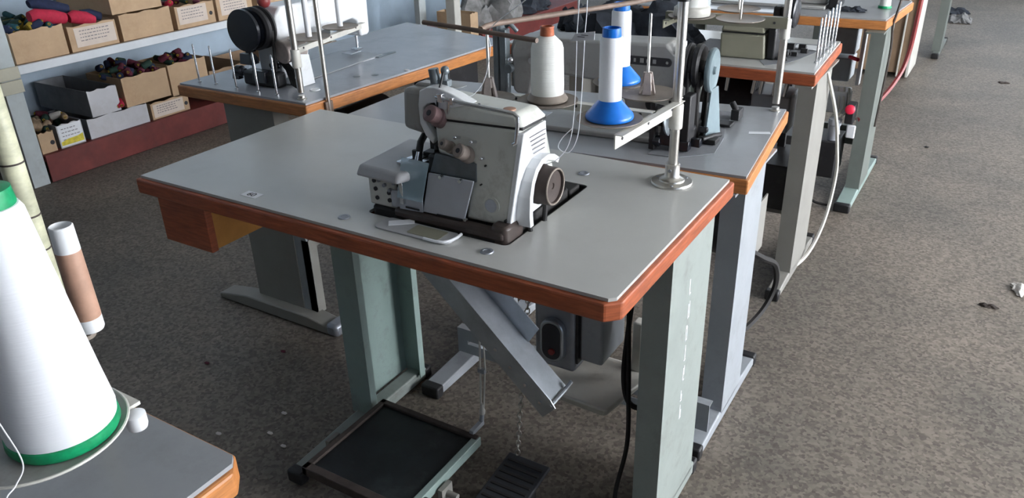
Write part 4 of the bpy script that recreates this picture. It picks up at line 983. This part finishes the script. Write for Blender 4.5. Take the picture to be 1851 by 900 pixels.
obj('tube', MB().lathe((0, 0, 0), [(.0122, 0), (.0132, .002), (.0131, .0155), (.011, .0160), (.011, .0925), (.0121, .093), (.0115, .120), (.0105, .121), (.009, .113), (.003, .112)], n=40), 'enamw', bc, label='white cardboard tube ends')
obj('spool_disc', MB().lathe((cx_ - .004, cy_ - .008, .9195), [(.004, 0), (.012, 0), (.0125, .005), (.004, .0052)], n=24), 'disc', ns, world=True)
obj('strap', MB().box(cx_ - .012, cx_ - .004, cy_ - .028, cy_ - .004, .9150, .9190), 'strap', ns, world=True)
thread('thin white thread running down the big cone and curling over its disc', [(NX - .005, NY - .048, NZ + .10), (NX + .012, NY - .047, NZ + .05), (NX + .022, NY - .045, NZ + .012), (NX + .032, NY - .058, NZ + .004), (NX + .040, NY - .070, NZ + .002), (NX + .055, NY - .070, NZ - .015), (NX + .070, NY - .068, NZ - .03), (NX + .05, NY - .078, NZ - .035), (NX + .036, NY - .074, NZ - .008)], .0006)

# ---------------------------------------------------------------- shelving on the left wall
XS = -2.25
sh = thing('shelving_unit', 'long white edged wall shelving with red painted kick board, holding cartons', 'shelf', (-2.5, 2.4, 0))
def so(name, mb, m_, **k): k.setdefault('bevel', .002); return obj(name, mb, m_, sh, world=True, **k)
so('kick_board', MB().box(XS - .004, XS + .004, .935, 2.95, .002, .137), 'redboard')
so('bottom_shelf', MB().box(XL + .03, XS - .005, .935, 2.95, .105, .134), 'redboard')
so('shelf_board', MB().box(XL + .03, XS - .022, .935, 3.9, .530, .562), 'cardboard')
so('shelf_edge', MB().box(XS - .021, XS, .935, 3.9, .526, .565), 'shelfw')
so('post', MB().box(XS - .045, XS + .002, .845, .925, 0, 1.6), 'post')
so('post', MB().box(XL + .03, XL + .07, .845, .925, 0, 1.6), 'post')
so('top_shelf', MB().box(XL + .03, XS, .935, 3.9, 1.45, 1.48), 'shelfc')
so('post', MB().box(XS - .045, XS + .002, 3.905, 3.985, 0, 1.6), 'post')
so('divider', MB().box(XL + .03, XS - .01, 2.955, 2.985, 0, .529), 'post')
s2 = thing('shelving_unit', 'cream double board shelf end at the left edge of the photo', 'shelf', (-2.5, .2, 0))
obj('upper_board', MB().box(XL + .03, XS + .002, -1.4, .842, .515, .570).box(XS + .003, XS + .014, .70, .930, .515, .570), 'shelfc', s2, world=True, bevel=.003)
obj('lower_board', MB().box(XL + .03, XS + .002, -1.4, .842, .452, .511).box(XS + .003, XS + .014, .70, .930, .452, .511), 'shelfc', s2, world=True, bevel=.003)
obj('wooden_top', MB().box(XL + .03, XS - .02, -1.4, .843, .5705, .590), 'cardboardd', s2, world=True, bevel=.003)
obj('post', MB().box(XS - .05, XS, -1.4, -1.32, 0, .451), 'post', s2, world=True)
heap('blue_bag', 'blue plastic bag on the floor under the left shelf end', -2.32, .50, .001, .20, .22, .30, 'bluebag', 51, cat='bag')
obj_box = tag(obj('storage_box', MB().box(-2.32, -2.262, .775, .84, .001, .45), 'cardboardd'), 'dark brown box edge behind the blue bag under the left shelf', 'box')

def carton(label, y0, y1, z0, h, depth=.38, m_='cardboard', xf=XS - .03, hr=None, front_m=None, group='cartons on the shelves', paper=None, hole=None, rot=0):
    """open carton, front face at x=xf. built around its base centre"""
    wy = (y1 - y0) / 2; cx, cy = xf - depth / 2, (y0 + y1) / 2
    t = thing('carton', label, 'box', (cx, cy, z0 + .0005), R(rot), None)
    th = .004; hx = depth / 2; hr = hr or h
    mb = MB()
    mb.box(-hx, hx - th, -wy, wy, 0, th)
    mb.box(-hx, -hx + th, -wy, wy, th, hr)
    for s in (-1, 1):
        a, b = sorted((s * wy, s * (wy - th)))
        mb.loft([(-hx + th, a, th), (hx - th, a, th), (hx - th, b, th), (-hx + th, b, th)], [(-hx + th, a, hr), (hx - th, a, h), (hx - th, b, h), (-hx + th, b, hr)])
    obj('case', mb, m_, t, smooth=False)
    # front face, slightly wavy top edge
    n = 8; P = [(-wy, 0), (wy, 0)] + [(wy - 2 * wy * k / n, h + .004 * math.sin(k * 1.9 + y0 * 9)) for k in range(n + 1)]
    obj('front_panel', MB().prism(P, hx - th, hx, 'YZ'), front_m or m_, t, smooth=False)
    if paper:
        a, b, c, d, pm = paper
        lb_ = obj('paper_label', MB().box(hx + .0003, hx + .001, -wy + a * 2 * wy, -wy + b * 2 * wy, c * h, d * h), pm, t, smooth=False)
        mb = MB(); random.seed(int(y0 * 1000))
        W = (b - a) * 2 * wy
        for r_ in range(4):
            zc = (c + (d - c) * (.80 - r_ * .17)) * h; x_ = -wy + a * 2 * wy + W * .12; xe = x_ + W * random.uniform(.55, .78)
            while x_ < xe:
                l_ = random.uniform(.006, .016); mb.box(hx + .0012, hx + .0016, x_, x_ + l_, zc, zc + .0035); x_ += l_ + .005
        obj('printed_lines', mb, 'ink' if pm != 'whitebox' else 'ink', lb_, smooth=False)
    if hole is not None:
        obj('finger_hole', MB().lathe((hx - .0005, -wy + hole * 2 * wy, h * .45), [(.011, 0), (.011, .0015)], ax=(1, 0, 0), n=16), 'inkd', t)
    return t
zb = .5655
carton('brown carton next to the shelf post, full of teal and yellow spools', .950, 1.205, zb, .140)
carton('second carton on the white edged shelf, pink printed front, below the red yarn', 1.222, 1.475, zb, .118, paper=(.12, .96, .15, .92, 'paper'))
carton('third brown carton on the shelf, plain front under the tilted carton', 1.500, 1.800, zb, .128)
carton('fourth brown carton on the shelf, pale label and a round hole at its right', 1.830, 2.085, zb, .118, paper=(.06, .80, .18, .95, 'paper'), hole=.90)
carton('fifth carton on the shelf, beside the black pulley of the crosswise machine', 2.105, 2.36, zb, .120, paper=(.10, .85, .2, .95, 'paper'))
carton('sixth carton on the shelf behind the white sewing machine', 2.40, 2.65, zb, .120)
tb = carton('large carton stacked on top of the third brown carton, darker side showing', 1.470, 1.760, zb + .1365, .15, depth=.46)
lz = .1345
carton('small tan carton with a round hole beside the post on the bottom shelf', .945, 1.020, lz, .100, depth=.30, hole=.80, hr=.09)
lbx = carton('white carton with yellow picture on the bottom shelf', 1.040, 1.168, lz, .114, depth=.30, m_='greybox', front_m='whitebox', paper=(.04, .96, .05, .97, 'paperw'))
obj('yellow_picture', MB().prism([(-.058, .012), (.058, .012), (.058, .050), (.03, .042), (-.02, .040), (-.058, .030)], .1512, .1518, 'YZ'), 'yellow', lbx, smooth=False, label='yellow and brown printed picture')
carton('low plain white carton on the bottom shelf under the grey one', 1.198, 1.540, lz, .100, depth=.34, m_='greybox', front_m='whitebox')
carton('tan holed carton right of the low white one on the bottom shelf', 1.560, 1.800, lz, .088, depth=.32, paper=(.05, .85, .1, .9, 'paper'), hole=.92)
carton('long grey open carton with a white end lying on the low white carton', 1.235, 1.395, lz + .1035, .130, depth=.46, m_='greybox', front_m='whitebox')
bgc = carton('wide battered brown carton stacked on the bottom shelf', 1.430, 1.700, lz + .1035, .150, depth=.30, m_='cardboard')
bgd = carton('tall tan carton with torn rim right of the wide battered one', 1.712, 1.960, lz + .0925, .170, depth=.26, m_='cardboard')
carton('dark brown carton on the bottom shelf hidden mostly by the crosswise table', 1.97, 2.25, lz, .17, m_='cardboardd')
carton('carton far right on the bottom shelf', 2.30, 2.60, lz, .15, m_='cardboardd')

# yarn spools in the cartons
def spool_proto(m_, label, group, r=.018, h=.055):
    t = thing('yarn_spool', label, 'spool', (0, 0, -5), 0, group)
    obj('yarn', MB().lathe((0, 0, 0), [(r * .8, 0), (r, .004), (r * .85, h * .9), (r * .6, h)], n=16), m_, t)
    obj('core', MB().lathe((0, 0, 0), [(r * .35, -.002), (r * .35, h + .004), (r * .2, h + .004), (r * .2, h - .004), (r * .1, h - .005)], n=12), 'yel', t)
    return t
def fill(colors, label, group, y0, y1, x0, x1, z, n, seed, r=.018, h=.055, pile=.03):
    random.seed(seed); pr = {}
    for k in range(n):
        c_ = colors[k % len(colors)]
        x, y = random.uniform(x0, x1), random.uniform(y0, y1); zz = z + random.uniform(0, pile)
        rot = (R(random.uniform(60, 110)), 0, R(random.uniform(0, 360)))
        nm = dict(tealy='teal', yel='ochre', dkgreen='dark green', navy='navy', wine='wine red', redc='bright red', tan='tan', lint='pale grey', cardboardd='brown')[c_]
        if c_ not in pr:
            p = spool_proto(c_, label % nm, group + ', ' + nm, r, h); pr[c_] = p; p.location = (x, y, zz); p.rotation_euler = rot
        else: dup(pr[c_], (x, y, zz), rot)
fill(['tealy', 'tealy', 'yel', 'dkgreen', 'navy', 'yel'], 'small %s yarn spool heaped in the carton next to the shelf post', 'spools in the first carton', .975, 1.18, -2.60, -2.31, zb + .125, 34, 3, pile=.028)
fill(['wine', 'dkgreen', 'redc'], 'small %s yarn spool in the fourth shelf carton', 'spools in the fourth carton', 1.86, 2.06, -2.60, -2.33, zb + .10, 12, 4, pile=.02)
fill(['wine', 'navy', 'wine', 'dkgreen'], 'small %s yarn spool heaped in the wide battered carton', 'spools in the battered carton', 1.46, 1.68, -2.53, -2.32, lz + .235, 26, 5, pile=.05)
fill(['wine', 'navy', 'wine', 'dkgreen'], 'small %s yarn spool heaped in the tall tan carton', 'spools in the tall tan carton', 1.74, 1.93, -2.50, -2.32, lz + .245, 18, 6, pile=.04)
fill(['tan', 'dkgreen', 'wine', 'lint', 'tan'], 'small %s yarn spool heaped behind the small bottom shelf cartons', 'spools behind the small cartons', .96, 1.16, -2.55, -2.33, lz + .085, 22, 8, pile=.045)
fill(['tan', 'cardboardd'], '%s yarn spool lying in the long grey open carton', 'spools in the grey carton', 1.26, 1.37, -2.60, -2.42, lz + .135, 7, 10, pile=.01)
fill(['redc'], '%s yarn spool between the long grey and battered cartons', 'red spools on the low white carton', 1.412, 1.420, -2.33, -2.30, lz + .125, 2, 13, pile=.02)
def hank(label, pts, r, m_): 
    P = [Vector(p) for p in pts]; return tag(obj('yarn_hank', MB().tube(P, r, n=16), m_), label, 'yarn')
hank('bright red yarn hank lying on the second carton', [(-2.33, 1.090, .752), (-2.33, 1.12, .752), (-2.32, 1.20, .735), (-2.32, 1.25, .722)], [.024, .034, .034, .026], 'redc')
hank('second bright red yarn hank, right of the first', [(-2.31, 1.262, .720), (-2.31, 1.29, .722), (-2.31, 1.35, .705), (-2.31, 1.385, .690)], [.022, .032, .032, .022], 'redc')
hank('navy yarn hank resting above the red ones', [(-2.38, 1.13, .80), (-2.38, 1.16, .805), (-2.37, 1.23, .775), (-2.36, 1.30, .755)], [.018, .030, .030, .02], 'navy')
hank('navy yarn hank between the red ones and the third carton', [(-2.37, 1.36, .72), (-2.36, 1.40, .712), (-2.35, 1.45, .695)], [.02, .028, .02], 'navy')

# farther things along the left wall
pb = thing('storage_plinth', 'low dark red painted plinth by the far left wall', 'plinth', (-1.95, 4.55, 0))
obj('front_panel', MB().box(-1.80, -1.785, 4.05, 5.6, .001, .19), 'redboard', pb, world=True, bevel=.003)
obj('top_board', MB().box(-2.35, -1.80, 4.05, 5.6, .165, .19), 'redboard', pb, world=True, bevel=.003)
heap('rag_heap', 'grey crumpled cloth heap on the red plinth', -2.02, 4.47, .191, .22, .26, .22, 'clothw', 61, cat='cloth')
heap('rag_heap', 'dark cloth heap right of the grey one on the red plinth', -2.02, 5.05, .191, .22, .28, .10, 'cloth', 62, cat='cloth')
carton('tan carton standing on end near the far end of the shelves', 3.02, 3.32, .001, .20, depth=.30, xf=-2.06)
carton('dark brown carton left of the on-end tan carton', 2.66, 2.95, .001, .30, depth=.26, m_='cardboardd', xf=-1.96)
carton('low tan carton before the grey cloth heap', 3.40, 3.85, .001, .16, depth=.4, xf=-1.85)
carton('small tan carton behind the white pole', 3.92, 4.02, .001, .34, depth=.3, xf=-1.80)
pp = tag(obj('wooden_post', MB().box(-1.62, -1.55, 3.38, 3.45, 0, 2.2), 'strap', bevel=.004), 'square cream post standing between the left shelves and the tables', 'post')
